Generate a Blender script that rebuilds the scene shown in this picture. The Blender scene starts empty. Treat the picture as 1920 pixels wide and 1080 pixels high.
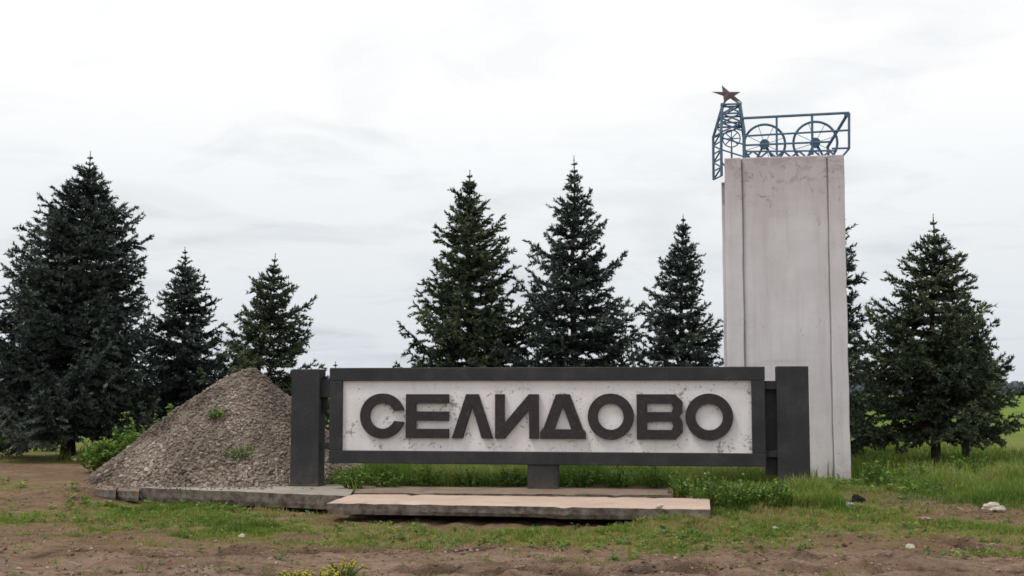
import bpy, bmesh, math, random
import numpy as np
from mathutils import Vector, Matrix

# ------------------------------------------------------------------ camera
F = 2300.0                      # focal length in photograph pixels (1920 wide)
CAM = np.array([0.0, 0.0, 1.6])
PITCH = math.atan(195.0 / F)    # horizon sits at row 735
scn = bpy.context.scene
cd = bpy.data.cameras.new('camera')
cam = bpy.data.objects.new('camera', cd)
scn.collection.objects.link(cam)
cam.location = CAM
cam.rotation_euler = (math.pi / 2 + PITCH, 0, 0)
cd.sensor_width = 36.0
cd.lens = F / 1920 * 36.0
cd.clip_start = 0.1
cd.clip_end = 8000
scn.camera = cam

# ------------------------------------------------------------------ sky, sun, exposure
SUN_EL, SUN_AZ = math.radians(60), math.radians(240)     # azimuth clockwise from +Y
world = bpy.data.worlds.new('World')
scn.world = world
world.use_nodes = True
wt = world.node_tree
wt.nodes.clear()
def wn(t, **kw):
    n = wt.nodes.new(t)
    for k, v in kw.items():
        setattr(n, k, v)
    return n
wl = wt.links.new
out = wn('ShaderNodeOutputWorld'); bg = wn('ShaderNodeBackground')
sky = wn('ShaderNodeTexSky', sky_type='NISHITA')
sky.sun_disc = False
sky.sun_elevation = SUN_EL
sky.sun_rotation = SUN_AZ
sky.dust_density = 3.0
tc = wn('ShaderNodeTexCoord')
sep = wn('ShaderNodeSeparateXYZ'); wl(tc.outputs['Generated'], sep.inputs[0])
# project the direction onto a cloud deck so streaks flatten towards the horizon
zmax = wn('ShaderNodeMath', operation='MAXIMUM'); wl(sep.outputs[2], zmax.inputs[0]); zmax.inputs[1].default_value = 0.0
zad = wn('ShaderNodeMath', operation='ADD'); wl(zmax.outputs[0], zad.inputs[0]); zad.inputs[1].default_value = 0.12
dx = wn('ShaderNodeMath', operation='DIVIDE'); wl(sep.outputs[0], dx.inputs[0]); wl(zad.outputs[0], dx.inputs[1])
dy = wn('ShaderNodeMath', operation='DIVIDE'); wl(sep.outputs[1], dy.inputs[0]); wl(zad.outputs[0], dy.inputs[1])
cmb = wn('ShaderNodeCombineXYZ'); wl(dx.outputs[0], cmb.inputs[0]); wl(dy.outputs[0], cmb.inputs[1])
nz = wn('ShaderNodeTexNoise'); wl(cmb.outputs[0], nz.inputs['Vector'])
nz.inputs['Scale'].default_value = 1.15; nz.inputs['Detail'].default_value = 7; nz.inputs['Roughness'].default_value = 0.52
nz.inputs['Distortion'].default_value = 0.5
cr = wn('ShaderNodeValToRGB'); wl(nz.outputs['Fac'], cr.inputs[0])
cr.color_ramp.elements[0].position = 0.32; cr.color_ramp.elements[0].color = (0.85, 0.86, 0.875, 1)
cr.color_ramp.elements[1].position = 0.50; cr.color_ramp.elements[1].color = (1, 1, 1, 1)
el = wn('ShaderNodeValToRGB'); wl(sep.outputs[2], el.inputs[0])     # overcast deck: paler overhead, blue-grey low down
e = el.color_ramp.elements
e[0].position = 0.0; e[0].color = (0.66, 0.705, 0.75, 1)
e[1].position = 1.0; e[1].color = (1.0, 1.0, 1.0, 1)
k = e.new(0.13); k.color = (0.815, 0.84, 0.86, 1)
k = e.new(0.24); k.color = (0.97, 0.98, 0.985, 1)
nz2 = wn('ShaderNodeTexNoise'); wl(cmb.outputs[0], nz2.inputs['Vector'])
nz2.inputs['Scale'].default_value = 2.3; nz2.inputs['Detail'].default_value = 8; nz2.inputs['Roughness'].default_value = 0.6; nz2.inputs['Distortion'].default_value = 0.9
cr2 = wn('ShaderNodeValToRGB'); wl(nz2.outputs['Fac'], cr2.inputs[0])
cr2.color_ramp.elements[0].position = 0.33; cr2.color_ramp.elements[0].color = (0.80, 0.81, 0.825, 1)
cr2.color_ramp.elements[1].position = 0.47; cr2.color_ramp.elements[1].color = (1, 1, 1, 1)
ml0 = wn('ShaderNodeMix', data_type='RGBA', blend_type='MULTIPLY'); ml0.inputs[0].default_value = 0.32
wl(cr.outputs[0], ml0.inputs[6]); wl(cr2.outputs[0], ml0.inputs[7])
ml = wn('ShaderNodeMix', data_type='RGBA', blend_type='MULTIPLY'); ml.inputs[0].default_value = 1.0
wl(el.outputs[0], ml.inputs[6]); wl(ml0.outputs[2], ml.inputs[7])
sc = wn('ShaderNodeVectorMath', operation='SCALE'); wl(ml.outputs[2], sc.inputs[0]); sc.inputs['Scale'].default_value = 10.9
mx = wn('ShaderNodeMix', data_type='RGBA'); mx.inputs[0].default_value = 0.95
wl(sky.outputs[0], mx.inputs[6]); wl(sc.outputs[0], mx.inputs[7])
wl(mx.outputs[2], bg.inputs[0]); bg.inputs[1].default_value = 0.1
wl(bg.outputs[0], out.inputs[0])

sd = bpy.data.lights.new('sun', 'SUN')
sd.energy = 1.5
sd.angle = math.radians(12)
sd.color = (1.0, 0.97, 0.93)
sun = bpy.data.objects.new('sun', sd)
scn.collection.objects.link(sun)
sdir = Vector((math.sin(SUN_AZ) * math.cos(SUN_EL), math.cos(SUN_AZ) * math.cos(SUN_EL), math.sin(SUN_EL)))
sun.rotation_euler = sdir.to_track_quat('Z', 'Y').to_euler()
sun.location = (0, 0, 30)

scn.render.engine = 'CYCLES'
vs = scn.view_settings
vs.view_transform = 'Standard'; vs.look = 'None'; vs.exposure = 0.0; vs.gamma = 1.0
vs.use_curve_mapping = False
scn.render.resolution_x = 1024; scn.render.resolution_y = 576
scn.cycles.filter_width = 1.6

# ------------------------------------------------------------------ helpers
FWD = np.array([0, math.cos(PITCH), math.sin(PITCH)])
UP = np.array([0, -math.sin(PITCH), math.cos(PITCH)])
RT = np.array([1.0, 0, 0])
def ray(px, py):
    return RT * (px - 960) / F + UP * (540 - py) / F + FWD
def on_z(px, py, z=0.0):                 # photograph pixel -> point at height z
    d = ray(px, py); t = (z - CAM[2]) / d[2]
    return CAM + d * t
def on_y(px, py, Y):                     # photograph pixel -> point at depth Y
    d = ray(px, py)
    return CAM + d * (Y / d[1])
def on_plane(px, py, p0, n):
    d = ray(px, py)
    return CAM + d * (np.dot(p0 - CAM, n) / np.dot(d, n))

def link(o, parent=None):
    scn.collection.objects.link(o)
    if parent is not None:
        o.parent = parent
    return o
def tag(o, label, cat, group=None, kind=None):
    o['label'] = label; o['category'] = cat
    if group: o['group'] = group
    if kind: o['kind'] = kind
    return o
def empty(name, loc, rz=0.0):
    o = bpy.data.objects.new(name, None)
    o.location = loc; o.rotation_euler = (0, 0, rz); o.empty_display_size = 0.2
    return link(o)
def np_mesh(name, verts, tris, mat=None, attrs=None, smooth=False):
    me = bpy.data.meshes.new(name)
    verts = np.ascontiguousarray(verts, dtype=np.float32); tris = np.ascontiguousarray(tris, dtype=np.int32)
    me.vertices.add(len(verts)); me.vertices.foreach_set('co', verts.ravel())
    k = tris.shape[1]
    me.loops.add(tris.size); me.loops.foreach_set('vertex_index', tris.ravel())
    me.polygons.add(len(tris)); me.polygons.foreach_set('loop_start', np.arange(0, tris.size, k, dtype=np.int32))
    me.polygons.foreach_set('use_smooth', np.full(len(tris), smooth, dtype=bool))
    for an, av in (attrs or {}).items():
        a = me.attributes.new(an, 'FLOAT', 'POINT')
        a.data.foreach_set('value', np.ascontiguousarray(av, dtype=np.float32))
    me.update(calc_edges=True)
    if mat: me.materials.append(mat)
    return me
def np_obj(name, verts, tris, mat, parent=None, attrs=None, smooth=False):
    return link(bpy.data.objects.new(name, np_mesh(name, verts, tris, mat, attrs, smooth)), parent)
def bm_obj(name, bm, mat, parent=None, smooth=False):
    me = bpy.data.meshes.new(name); bm.to_mesh(me); bm.free()
    if smooth:
        me.polygons.foreach_set('use_smooth', np.ones(len(me.polygons), dtype=bool))
    me.materials.append(mat)
    return link(bpy.data.objects.new(name, me), parent)
def box(name, lo, hi, mat, parent=None, bevel=0.012, seg=2):
    bm = bmesh.new(); bmesh.ops.create_cube(bm, size=1)
    for v in bm.verts:
        v.co = Vector([(lo[i] + hi[i]) / 2 + v.co[i] * (hi[i] - lo[i]) for i in range(3)])
    if bevel:
        bmesh.ops.bevel(bm, geom=bm.edges[:], offset=bevel, segments=seg, affect='EDGES', profile=0.5)
    return bm_obj(name, bm, mat, parent)
def bm_tube(bm, a, b, r, n=6, r2=None):
    a = Vector(a); b = Vector(b); d = b - a
    M = Matrix.Translation((a + b) / 2) @ d.to_track_quat('Z', 'Y').to_matrix().to_4x4()
    bmesh.ops.create_cone(bm, cap_ends=True, segments=n, radius1=r, radius2=r if r2 is None else r2, depth=d.length, matrix=M)
def tube(name, a, b, r, mat, parent=None, n=6):
    bm = bmesh.new(); bm_tube(bm, a, b, r, n)
    return bm_obj(name, bm, mat, parent)
def bm_ring(bm, c, u, v, R, r, n=40, m=6):
    c = Vector(c); u = Vector(u); v = Vector(v); w = u.cross(v)
    vs_ = []
    for i in range(n):
        t = 2 * math.pi * i / n; rad = u * math.cos(t) + v * math.sin(t)
        vs_.append([bm.verts.new(c + rad * (R + r * math.cos(2 * math.pi * j / m)) + w * (r * math.sin(2 * math.pi * j / m))) for j in range(m)])
    for i in range(n):
        for j in range(m):
            bm.faces.new((vs_[i][j], vs_[(i + 1) % n][j], vs_[(i + 1) % n][(j + 1) % m], vs_[i][(j + 1) % m]))

# value noise on numpy arrays
def vnoise(x, y, seed=0):
    xi = np.floor(x).astype(np.int64); yi = np.floor(y).astype(np.int64)
    fx = x - xi; fy = y - yi
    fx = fx * fx * (3 - 2 * fx); fy = fy * fy * (3 - 2 * fy)
    def h(a, b):
        n = (a * 374761393 + b * 668265263 + seed * 1442695041) & 0xffffffff
        n = ((n ^ (n >> 13)) * 1274126177) & 0xffffffff
        return ((n ^ (n >> 16)) & 0xffff) / 65535.0
    return (h(xi, yi) * (1 - fx) + h(xi + 1, yi) * fx) * (1 - fy) + (h(xi, yi + 1) * (1 - fx) + h(xi + 1, yi + 1) * fx) * fy
def fbm(x, y, seed=0, octv=4, rough=0.5):
    s = 0; a = 1; t = 0
    for o in range(octv):
        s = s + a * vnoise(x * 2 ** o + 13.7 * o, y * 2 ** o - 7.3 * o, seed + o); t += a; a *= rough
    return s / t
def sstep(a, b, x):
    t = np.clip((x - a) / (b - a), 0, 1); return t * t * (3 - 2 * t)

# ------------------------------------------------------------------ materials
class NT:
    def __init__(s, name, rough=0.85, spec=0.3):
        s.m = bpy.data.materials.new(name); s.m.use_nodes = True
        s.t = s.m.node_tree; s.t.nodes.clear()
        s.out = s.n('ShaderNodeOutputMaterial'); s.b = s.n('ShaderNodeBsdfPrincipled')
        s.b.inputs['Roughness'].default_value = rough; s.b.inputs['Specular IOR Level'].default_value = spec
        s.l(s.b.outputs[0], s.out.inputs[0])
        s.tc = s.n('ShaderNodeTexCoord')
    def n(s, t, **kw):
        n = s.t.nodes.new(t)
        for k_, v in kw.items(): setattr(n, k_, v)
        return n
    def l(s, a, b): s.t.links.new(a, b)
    def mapped(s, scale=(1, 1, 1), src='Object'):
        m = s.n('ShaderNodeMapping'); m.inputs['Scale'].default_value = scale; s.l(s.tc.outputs[src], m.inputs[0]); return m.outputs[0]
    def noise(s, scale, detail=4, rough=0.55, vec=None, dist=0.0):
        n = s.n('ShaderNodeTexNoise'); n.inputs['Scale'].default_value = scale; n.inputs['Detail'].default_value = detail
        n.inputs['Roughness'].default_value = rough; n.inputs['Distortion'].default_value = dist
        s.l(vec if vec is not None else s.tc.outputs['Object'], n.inputs['Vector']); return n.outputs['Fac']
    def attr(s, name):
        a = s.n('ShaderNodeAttribute'); a.attribute_name = name; return a.outputs['Fac']
    def ramp(s, fac, stops):
        r = s.n('ShaderNodeValToRGB'); s.l(fac, r.inputs[0]); e = r.color_ramp.elements
        for i, (p, c) in enumerate(stops):
            el_ = e[i] if i < 2 else e.new(p)
            el_.position = p; el_.color = tuple(c) + (1,) if not isinstance(c, (int, float)) else (c, c, c, 1)
        return r.outputs[0]
    def mix(s, fac, a, b, mode='MIX'):
        m = s.n('ShaderNodeMix', data_type='RGBA', blend_type=mode)
        for sock, v in ((m.inputs[0], fac), (m.inputs[6], a), (m.inputs[7], b)):
            if isinstance(v, (int, float)): sock.default_value = v
            elif isinstance(v, tuple): sock.default_value = v + (1,)
            else: s.l(v, sock)
        return m.outputs[2]
    def math(s, op, a, b=0.0):
        m = s.n('ShaderNodeMath', operation=op)
        for sock, v in ((m.inputs[0], a), (m.inputs[1], b)):
            if isinstance(v, (int, float)): sock.default_value = v
            else: s.l(v, sock)
        return m.outputs[0]
    def color(s, c):
        if isinstance(c, tuple): s.b.inputs['Base Color'].default_value = c + (1,)
        else: s.l(c, s.b.inputs['Base Color'])
    def bump(s, h, strength=0.5, dist=0.02):
        b = s.n('ShaderNodeBump'); b.inputs['Strength'].default_value = strength; b.inputs['Distance'].default_value = dist
        s.l(h, b.inputs['Height']); s.l(b.outputs[0], s.b.inputs['Normal'])
    def translucent(s, col, fac):
        t = s.n('ShaderNodeBsdfTranslucent'); s.l(col, t.inputs[0])
        m = s.n('ShaderNodeMixShader'); m.inputs[0].default_value = fac
        s.l(s.b.outputs[0], m.inputs[1]); s.l(t.outputs[0], m.inputs[2]); s.l(m.outputs[0], s.out.inputs[0])

def mat_charcoal():
    a = NT('charcoal_paint', 0.6, 0.3)
    n1 = a.noise(1.7, 6, 0.65); n2 = a.noise(30, 4, 0.65)
    c = a.ramp(n1, [(0.28, (0.017, 0.018, 0.022)), (0.5, (0.028, 0.028, 0.031)), (0.74, (0.048, 0.046, 0.046))])
    streak = a.noise(2.4, 6, 0.65, vec=a.mapped((6, 6, 0.45)))
    c = a.mix(a.ramp(streak, [(0.54, 0.0), (0.80, 0.38)]), c, (0.066, 0.062, 0.060))
    chips = a.ramp(a.math('ADD', n2, a.math('MULTIPLY', a.math('SUBTRACT', n1, 0.5), 0.35)), [(0.66, 0.0), (0.70, 0.75)])
    c = a.mix(chips, c, (0.15, 0.125, 0.11))
    z = a.n('ShaderNodeSeparateXYZ'); a.l(a.tc.outputs['Object'], z.inputs[0])
    sp = a.n('ShaderNodeMapRange'); a.l(z.outputs[2], sp.inputs[0])                    # soil splashed up from the ground
    for i, v in ((1, 0.42), (2, 0.0), (3, 0.0), (4, 0.6)): sp.inputs[i].default_value = v
    c = a.mix(a.math('MULTIPLY', sp.outputs[0], a.ramp(a.noise(9, 5, 0.7), [(0.35, 0.0), (0.65, 1.0)])), c, (0.13, 0.10, 0.075))
    a.color(c); a.bump(a.math('ADD', n2, n1), 0.3, 0.012); return a.m
def mat_letter():
    a = NT('letter_paint', 0.6, 0.3)
    n1 = a.noise(5, 4, 0.6); n2 = a.noise(60, 2)
    c = a.ramp(n1, [(0.3, (0.020, 0.016, 0.017)), (0.75, (0.036, 0.029, 0.029))])
    wear = a.noise(14, 6, 0.7)
    c = a.mix(a.ramp(wear, [(0.58, 0.0), (0.68, 0.55)]), c, (0.095, 0.078, 0.072))
    c = a.mix(a.ramp(n2, [(0.68, 0.0), (0.73, 0.7)]), c, (0.20, 0.17, 0.155))
    a.color(c); a.bump(wear, 0.3, 0.008); return a.m
def mat_panel():
    a = NT('flaking_white_paint', 0.8, 0.2)
    big = a.noise(1.6, 5, 0.6); fine = a.noise(17, 6, 0.68); cl = a.noise(2.6, 3, 0.5)
    c = a.ramp(big, [(0.3, (0.68, 0.645, 0.65)), (0.7, (0.80, 0.775, 0.78))])
    streak = a.noise(2.4, 5, 0.6, vec=a.mapped((6, 1, 0.6)))
    c = a.mix(a.ramp(streak, [(0.55, 0.0), (0.82, 0.35)]), c, (0.46, 0.42, 0.41))
    thr = a.math('ADD', fine, a.math('MULTIPLY', a.math('SUBTRACT', cl, 0.5), 0.5))
    chip = a.ramp(thr, [(0.60, 0.0), (0.67, 0.7)])
    c = a.mix(chip, c, (0.16, 0.135, 0.12))
    spots = a.ramp(a.noise(46, 2, 0.5), [(0.70, 0.0), (0.745, 0.8)])
    c = a.mix(spots, c, (0.10, 0.09, 0.085))
    a.color(c); a.bump(a.math('SUBTRACT', fine, chip), 0.4, 0.01); return a.m
def mat_pylon():
    a = NT('weathered_plaster', 0.9, 0.15)
    big = a.noise(0.9, 6, 0.6); mid = a.noise(4.2, 8, 0.72, dist=0.6); fine = a.noise(60, 3)
    c = a.ramp(big, [(0.28, (0.53, 0.495, 0.505)), (0.52, (0.605, 0.577, 0.588)), (0.75, (0.67, 0.648, 0.655))])
    streak = a.noise(1.6, 6, 0.65, vec=a.mapped((4.0, 4.0, 0.30)))
    c = a.mix(a.ramp(streak, [(0.46, 0.0), (0.78, 0.5)]), c, (0.40, 0.35, 0.35))
    seam = a.noise(0.8, 5, 0.6, vec=a.mapped((0.5, 0.5, 5.0)))
    c = a.mix(a.ramp(seam, [(0.60, 0.0), (0.72, 0.30)]), c, (0.36, 0.31, 0.31))
    # weather-worn plaster at the exposed top
    z = a.n('ShaderNodeSeparateXYZ'); a.l(a.tc.outputs['Object'], z.inputs[0])
    band = a.n('ShaderNodeMapRange'); a.l(z.outputs[2], band.inputs[0])
    for i, v in ((1, 4.7), (2, 6.0), (3, 0.0), (4, 1.0)): band.inputs[i].default_value = v
    c = a.mix(a.math('MULTIPLY', band.outputs[0], 0.5), c, (0.36, 0.305, 0.305))
    thr = a.math('ADD', mid, a.math('MULTIPLY', a.math('SUBTRACT', band.outputs[0], 0.42), 0.15))
    flake = a.ramp(thr, [(0.57, 0.0), (0.68, 0.5)])
    c = a.mix(flake, c, (0.34, 0.265, 0.27))
    edge = a.ramp(thr, [(0.565, 0.0), (0.585, 0.85), (0.61, 0.0)])
    scr = a.ramp(a.noise(9, 4, 0.6), [(0.50, 0.0), (0.58, 1.0)])
    c = a.mix(a.math('MULTIPLY', a.math('MULTIPLY', edge, scr), 0.9), c, (0.13, 0.10, 0.10))
    sp = a.n('ShaderNodeMapRange'); a.l(z.outputs[2], sp.inputs[0])
    for i, v in ((1, 0.55), (2, 0.0), (3, 0.0), (4, 0.7)): sp.inputs[i].default_value = v
    c = a.mix(a.math('MULTIPLY', sp.outputs[0], a.ramp(a.noise(6, 5, 0.7), [(0.38, 0.0), (0.66, 1.0)])), c, (0.34, 0.29, 0.25))
    a.color(c)
    a.bump(a.math('SUBTRACT', a.math('ADD', a.math('MULTIPLY', big, 1.2), a.math('MULTIPLY', fine, 0.12)), a.math('MULTIPLY', flake, 0.3)), 0.4, 0.035); return a.m
def mat_steel():
    a = NT('blue_painted_steel', 0.55, 0.4)
    n1 = a.noise(6, 4, 0.6)
    a.color(a.ramp(n1, [(0.35, (0.055, 0.115, 0.195)), (0.60, (0.085, 0.145, 0.215)), (0.80, (0.10, 0.095, 0.095))])); return a.m
def mat_blue():
    a = NT('bright_blue_paint', 0.5, 0.4)
    n1 = a.noise(9, 4, 0.6)
    a.color(a.ramp(n1, [(0.35, (0.03, 0.10, 0.19)), (0.7, (0.06, 0.16, 0.26))])); return a.m
def mat_star():
    a = NT('rusty_star', 0.7, 0.3)
    a.color(a.ramp(a.noise(8, 4), [(0.3, (0.045, 0.030, 0.028)), (0.7, (0.085, 0.055, 0.050))])); return a.m
def mat_concrete(name, lo, hi, dirt):
    a = NT(name, 0.92, 0.15)
    big = a.noise(1.3, 6, 0.6); fine = a.noise(28, 5, 0.65)
    c = a.ramp(big, [(0.3, lo), (0.7, hi)])
    c = a.mix(a.ramp(fine, [(0.52, 0.0), (0.72, 0.5)]), c, dirt)
    m = a.noise(3.2, 6, 0.7); c = a.mix(a.ramp(m, [(0.55, 0.0), (0.68, 0.65)]), c, dirt)
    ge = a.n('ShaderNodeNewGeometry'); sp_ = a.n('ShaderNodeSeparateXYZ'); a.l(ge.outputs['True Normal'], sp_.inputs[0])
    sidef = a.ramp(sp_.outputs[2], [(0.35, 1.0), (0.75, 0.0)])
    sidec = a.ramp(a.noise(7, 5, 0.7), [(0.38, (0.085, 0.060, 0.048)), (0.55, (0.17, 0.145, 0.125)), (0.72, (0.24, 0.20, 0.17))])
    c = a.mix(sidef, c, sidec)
    a.color(c); a.bump(a.math('ADD', a.math('MULTIPLY', fine, 0.4), m), 0.45, 0.02); return a.m
def mat_ground():
    a = NT('soil_and_turf', 0.95, 0.1)
    g = a.attr('grass'); d = a.attr('damp_shade'); f = a.attr('field')
    n1 = a.noise(0.9, 6, 0.6); n2 = a.noise(9, 6, 0.7); n3 = a.noise(55, 4, 0.7); n4 = a.noise(2.6, 6, 0.65, vec=a.mapped((0.35, 1.4, 1)))
    rd = a.attr('road')
    soil = a.ramp(n1, [(0.3, (0.150, 0.096, 0.055)), (0.5, (0.225, 0.148, 0.088)), (0.72, (0.300, 0.210, 0.130))])
    packed = a.ramp(n1, [(0.3, (0.215, 0.140, 0.098)), (0.5, (0.290, 0.198, 0.144)), (0.72, (0.370, 0.268, 0.205))])
    soil = a.mix(rd, soil, packed)
    n5 = a.noise(3.6, 7, 0.72, vec=a.mapped((0.5, 1.6, 1)))
    soil = a.mix(a.ramp(n4, [(0.42, 0.0), (0.60, 0.6)]), soil, (0.165, 0.098, 0.062))
    soil = a.mix(a.ramp(n5, [(0.52, 0.0), (0.62, 0.75)]), soil, (0.098, 0.062, 0.040))
    soil = a.mix(a.ramp(n2, [(0.52, 0.0), (0.64, 0.75)]), soil, (0.085, 0.056, 0.038))
    soil = a.mix(a.ramp(n3, [(0.56, 0.0), (0.66, 0.7)]), soil, (0.42, 0.33, 0.25))
    soil = a.mix(d, soil, (0.048, 0.030, 0.021))  # muddy dark tone that also paints in shade along the ruts
    turf = a.ramp(n2, [(0.32, (0.098, 0.098, 0.028)), (0.5, (0.180, 0.165, 0.050)), (0.68, (0.265, 0.210, 0.090))])
    gm = a.math('ADD', g, a.math('MULTIPLY', a.math('SUBTRACT', n2, 0.5), 1.1))
    c = a.mix(a.ramp(gm, [(0.36, 0.0), (0.62, 0.88)]), soil, turf)
    fld = a.ramp(a.noise(0.25, 6, 0.6), [(0.3, (0.105, 0.175, 0.026)), (0.7, (0.170, 0.235, 0.040))])
    c = a.mix(f, c, fld)
    a.color(c)
    a.bump(a.math('ADD', a.math('MULTIPLY', n2, 1.0), a.math('MULTIPLY', n3, 0.35)), 1.0, 0.06); return a.m
def mat_tone(name, stops, rough=0.85, trans=0.0, spec=0.2, bump=None):
    a = NT(name, rough, spec)
    c = a.ramp(a.attr('tone'), stops); a.color(c)
    if bump: a.bump(a.noise(bump, 4, 0.6), 0.6, 0.01)
    if trans: a.translucent(c, trans)
    return a.m
M_CHAR = mat_charcoal(); M_LET = mat_letter(); M_PANEL = mat_panel(); M_PYL = mat_pylon()
M_STEEL = mat_steel(); M_BLUE = mat_blue(); M_STAR = mat_star(); M_GROUND = mat_ground()
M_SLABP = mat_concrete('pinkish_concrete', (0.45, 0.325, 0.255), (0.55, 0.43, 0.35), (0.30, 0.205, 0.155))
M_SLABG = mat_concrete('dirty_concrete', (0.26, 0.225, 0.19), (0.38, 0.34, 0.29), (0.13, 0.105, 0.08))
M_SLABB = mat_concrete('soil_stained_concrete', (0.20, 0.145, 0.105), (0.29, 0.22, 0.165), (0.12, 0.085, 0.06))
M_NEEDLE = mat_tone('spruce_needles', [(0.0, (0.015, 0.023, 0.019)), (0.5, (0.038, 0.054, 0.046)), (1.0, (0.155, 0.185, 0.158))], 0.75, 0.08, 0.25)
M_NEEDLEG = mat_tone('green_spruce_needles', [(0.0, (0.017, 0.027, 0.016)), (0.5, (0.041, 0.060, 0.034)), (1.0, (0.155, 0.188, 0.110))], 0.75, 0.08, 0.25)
def mat_bark():
    a = NT('bark', 0.95, 0.1)
    a.color(a.ramp(a.noise(14, 5, 0.7, vec=a.mapped((3, 3, 0.6))), [(0.3, (0.030, 0.024, 0.020)), (0.7, (0.085, 0.070, 0.058))])); a.bump(a.noise(30, 4), 0.8, 0.02); return a.m
M_BARK = mat_bark()
M_GRASS = mat_tone('grass_blades', [(0.0, (0.080, 0.150, 0.020)), (0.45, (0.150, 0.235, 0.034)), (0.8, (0.235, 0.270, 0.060)), (1.0, (0.340, 0.285, 0.125))], 0.7, 0.3)
M_TALL = mat_tone('tall_grass_blades', [(0.0, (0.075, 0.140, 0.024)), (0.5, (0.150, 0.240, 0.040)), (0.85, (0.265, 0.325, 0.070)), (1.0, (0.33, 0.30, 0.14))], 0.7, 0.3)
M_LEAF = mat_tone('weed_leaves', [(0.0, (0.080, 0.155, 0.030)), (0.6, (0.150, 0.250, 0.050)), (1.0, (0.270, 0.340, 0.080))], 0.6, 0.3)
M_YEL = mat_tone('yellow_petals', [(0.0, (0.45, 0.36, 0.02)), (1.0, (0.66, 0.54, 0.04))], 0.6, 0.2)
M_WHT = mat_tone('pale_petals', [(0.0, (0.45, 0.45, 0.42)), (1.0, (0.68, 0.68, 0.62))], 0.6, 0.2)
M_GRAVEL = mat_tone('gravel_stones', [(0.0, (0.055, 0.042, 0.034)), (0.4, (0.175, 0.138, 0.111)), (0.8, (0.300, 0.246, 0.202)), (1.0, (0.42, 0.36, 0.31))], 0.9, 0.0, 0.2, 40)
M_CLOD = mat_tone('soil_clods', [(0.0, (0.060, 0.040, 0.028)), (0.6, (0.230, 0.155, 0.108)), (1.0, (0.46, 0.37, 0.29))], 0.95, 0.0, 0.1, 40)
def mat_rock(name, lo, hi):
    a = NT(name, 0.9, 0.2); a.color(a.ramp(a.noise(12, 5, 0.65), [(0.3, lo), (0.7, hi)])); a.bump(a.noise(25, 4), 0.6, 0.015); return a.m
M_ROCKP = mat_rock('pale_rock', (0.34, 0.31, 0.23), (0.58, 0.54, 0.44))
M_ROCKB = mat_rock('brown_rock', (0.16, 0.115, 0.075), (0.32, 0.25, 0.18))
M_BLACK = mat_rock('black_plastic', (0.008, 0.008, 0.009), (0.02, 0.02, 0.022))
M_GREYP = mat_rock('grey_plastic', (0.20, 0.21, 0.21), (0.34, 0.36, 0.36))
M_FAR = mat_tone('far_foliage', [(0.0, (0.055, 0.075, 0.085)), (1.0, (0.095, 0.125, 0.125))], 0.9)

rng = np.random.default_rng(11)
random.seed(5)

# ------------------------------------------------------------------ sign frame of reference
YAW = math.radians(-8.6)                     # the right-hand end stands nearer the camera
SL = on_z(571, 912, 0.0)                     # foot of the left post
n_s = np.array([math.sin(YAW), -math.cos(YAW), 0.0])      # towards the viewer
u_s = np.array([math.cos(YAW), math.sin(YAW), 0.0])
def s_uv(px, py):                            # pixel on the front plane -> local (u, v)
    p = on_plane(px, py, SL, n_s) - SL
    return float(np.dot(p, u_s)), float(p[2])

# ------------------------------------------------------------------ ground
def depth_of(py): return 1.87 * F / (py - 735.0)
def patch(px, py, rx, ry, s):
    Y = depth_of(py); return ((px - 960) / F * Y, Y, rx / F * Y, ry * Y * Y / (F * 1.87), s)
SHORT = [patch(*p) for p in ((350, 958, 200, 22, 1.0), (480, 988, 150, 16, .9), (250, 985, 110, 10, .5), (90, 965, 90, 16, .6), (40, 930, 80, 12, .4),
         (760, 998, 260, 18, .6), (1090, 1000, 280, 20, .85), (1330, 1000, 250, 22, .8), (1460, 972, 260, 20, 1.0), (1700, 990, 240, 17, .9),
         (1900, 1000, 130, 22, .8), (620, 1045, 90, 8, .35), (1280, 1028, 220, 8, .35), (1880, 1035, 90, 10, .6), (680, 985, 120, 9, .5))]
TALL = [patch(*p) for p in ((1420, 935, 130, 16, .9), (1600, 930, 170, 16, .9), (1800, 915, 220, 16, .9), (1340, 925, 60, 14, .8))]
def line_w(pts):
    return [((px - 960) / F * depth_of(py), depth_of(py)) for px, py in pts]
RUTS = [(line_w(p), w, d) for p, w, d in (
    (((1600, 1006), (1700, 1010), (1780, 1020), (1860, 1036), (1960, 1052)), .16, .09),
    (((1200, 1066), (1330, 1058), (1450, 1052), (1560, 1046), (1660, 1052)), .13, .07),
    (((780, 1074), (950, 1070), (1130, 1078), (1350, 1074)), .12, .06),
    (((-80, 1046), (150, 1038), (330, 1040), (460, 1034)), .13, .05),
    (((250, 1078), (430, 1074), (560, 1080)), .10, .05),
    (((1480, 1070), (1620, 1072), (1760, 1066), (1940, 1072)), .13, .06),
    (((560, 1030), (760, 1026), (900, 1034)), .13, .04),
    (((1240, 1012), (1380, 1016), (1500, 1010)), .10, .04))]
def seg_dist(x, y, pts):
    best = np.full(np.shape(x), 1e9); side = np.zeros(np.shape(x))
    for (ax, ay), (bx_, by_) in zip(pts[:-1], pts[1:]):
        dx_, dy_ = bx_ - ax, by_ - ay; L2 = dx_ * dx_ + dy_ * dy_
        t = np.clip(((x - ax) * dx_ + (y - ay) * dy_) / L2, 0, 1)
        d = np.hypot(x - ax - t * dx_, y - ay - t * dy_); s = (y - ay) * dx_ - (x - ax) * dy_
        m = d < best; best = np.where(m, d, best); side = np.where(m, np.sign(s), side)
    return best, side
RX = [-40, -9, -6.6, -5.8, -3.2, -2.75, 2.0, 2.7, 3.4, 14, 60]
RA = [18.5, 18.5, 20.2, 20.9, 20.3, 19.0, 18.6, 17.4, 16.9, 16.5, 16.5]
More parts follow.
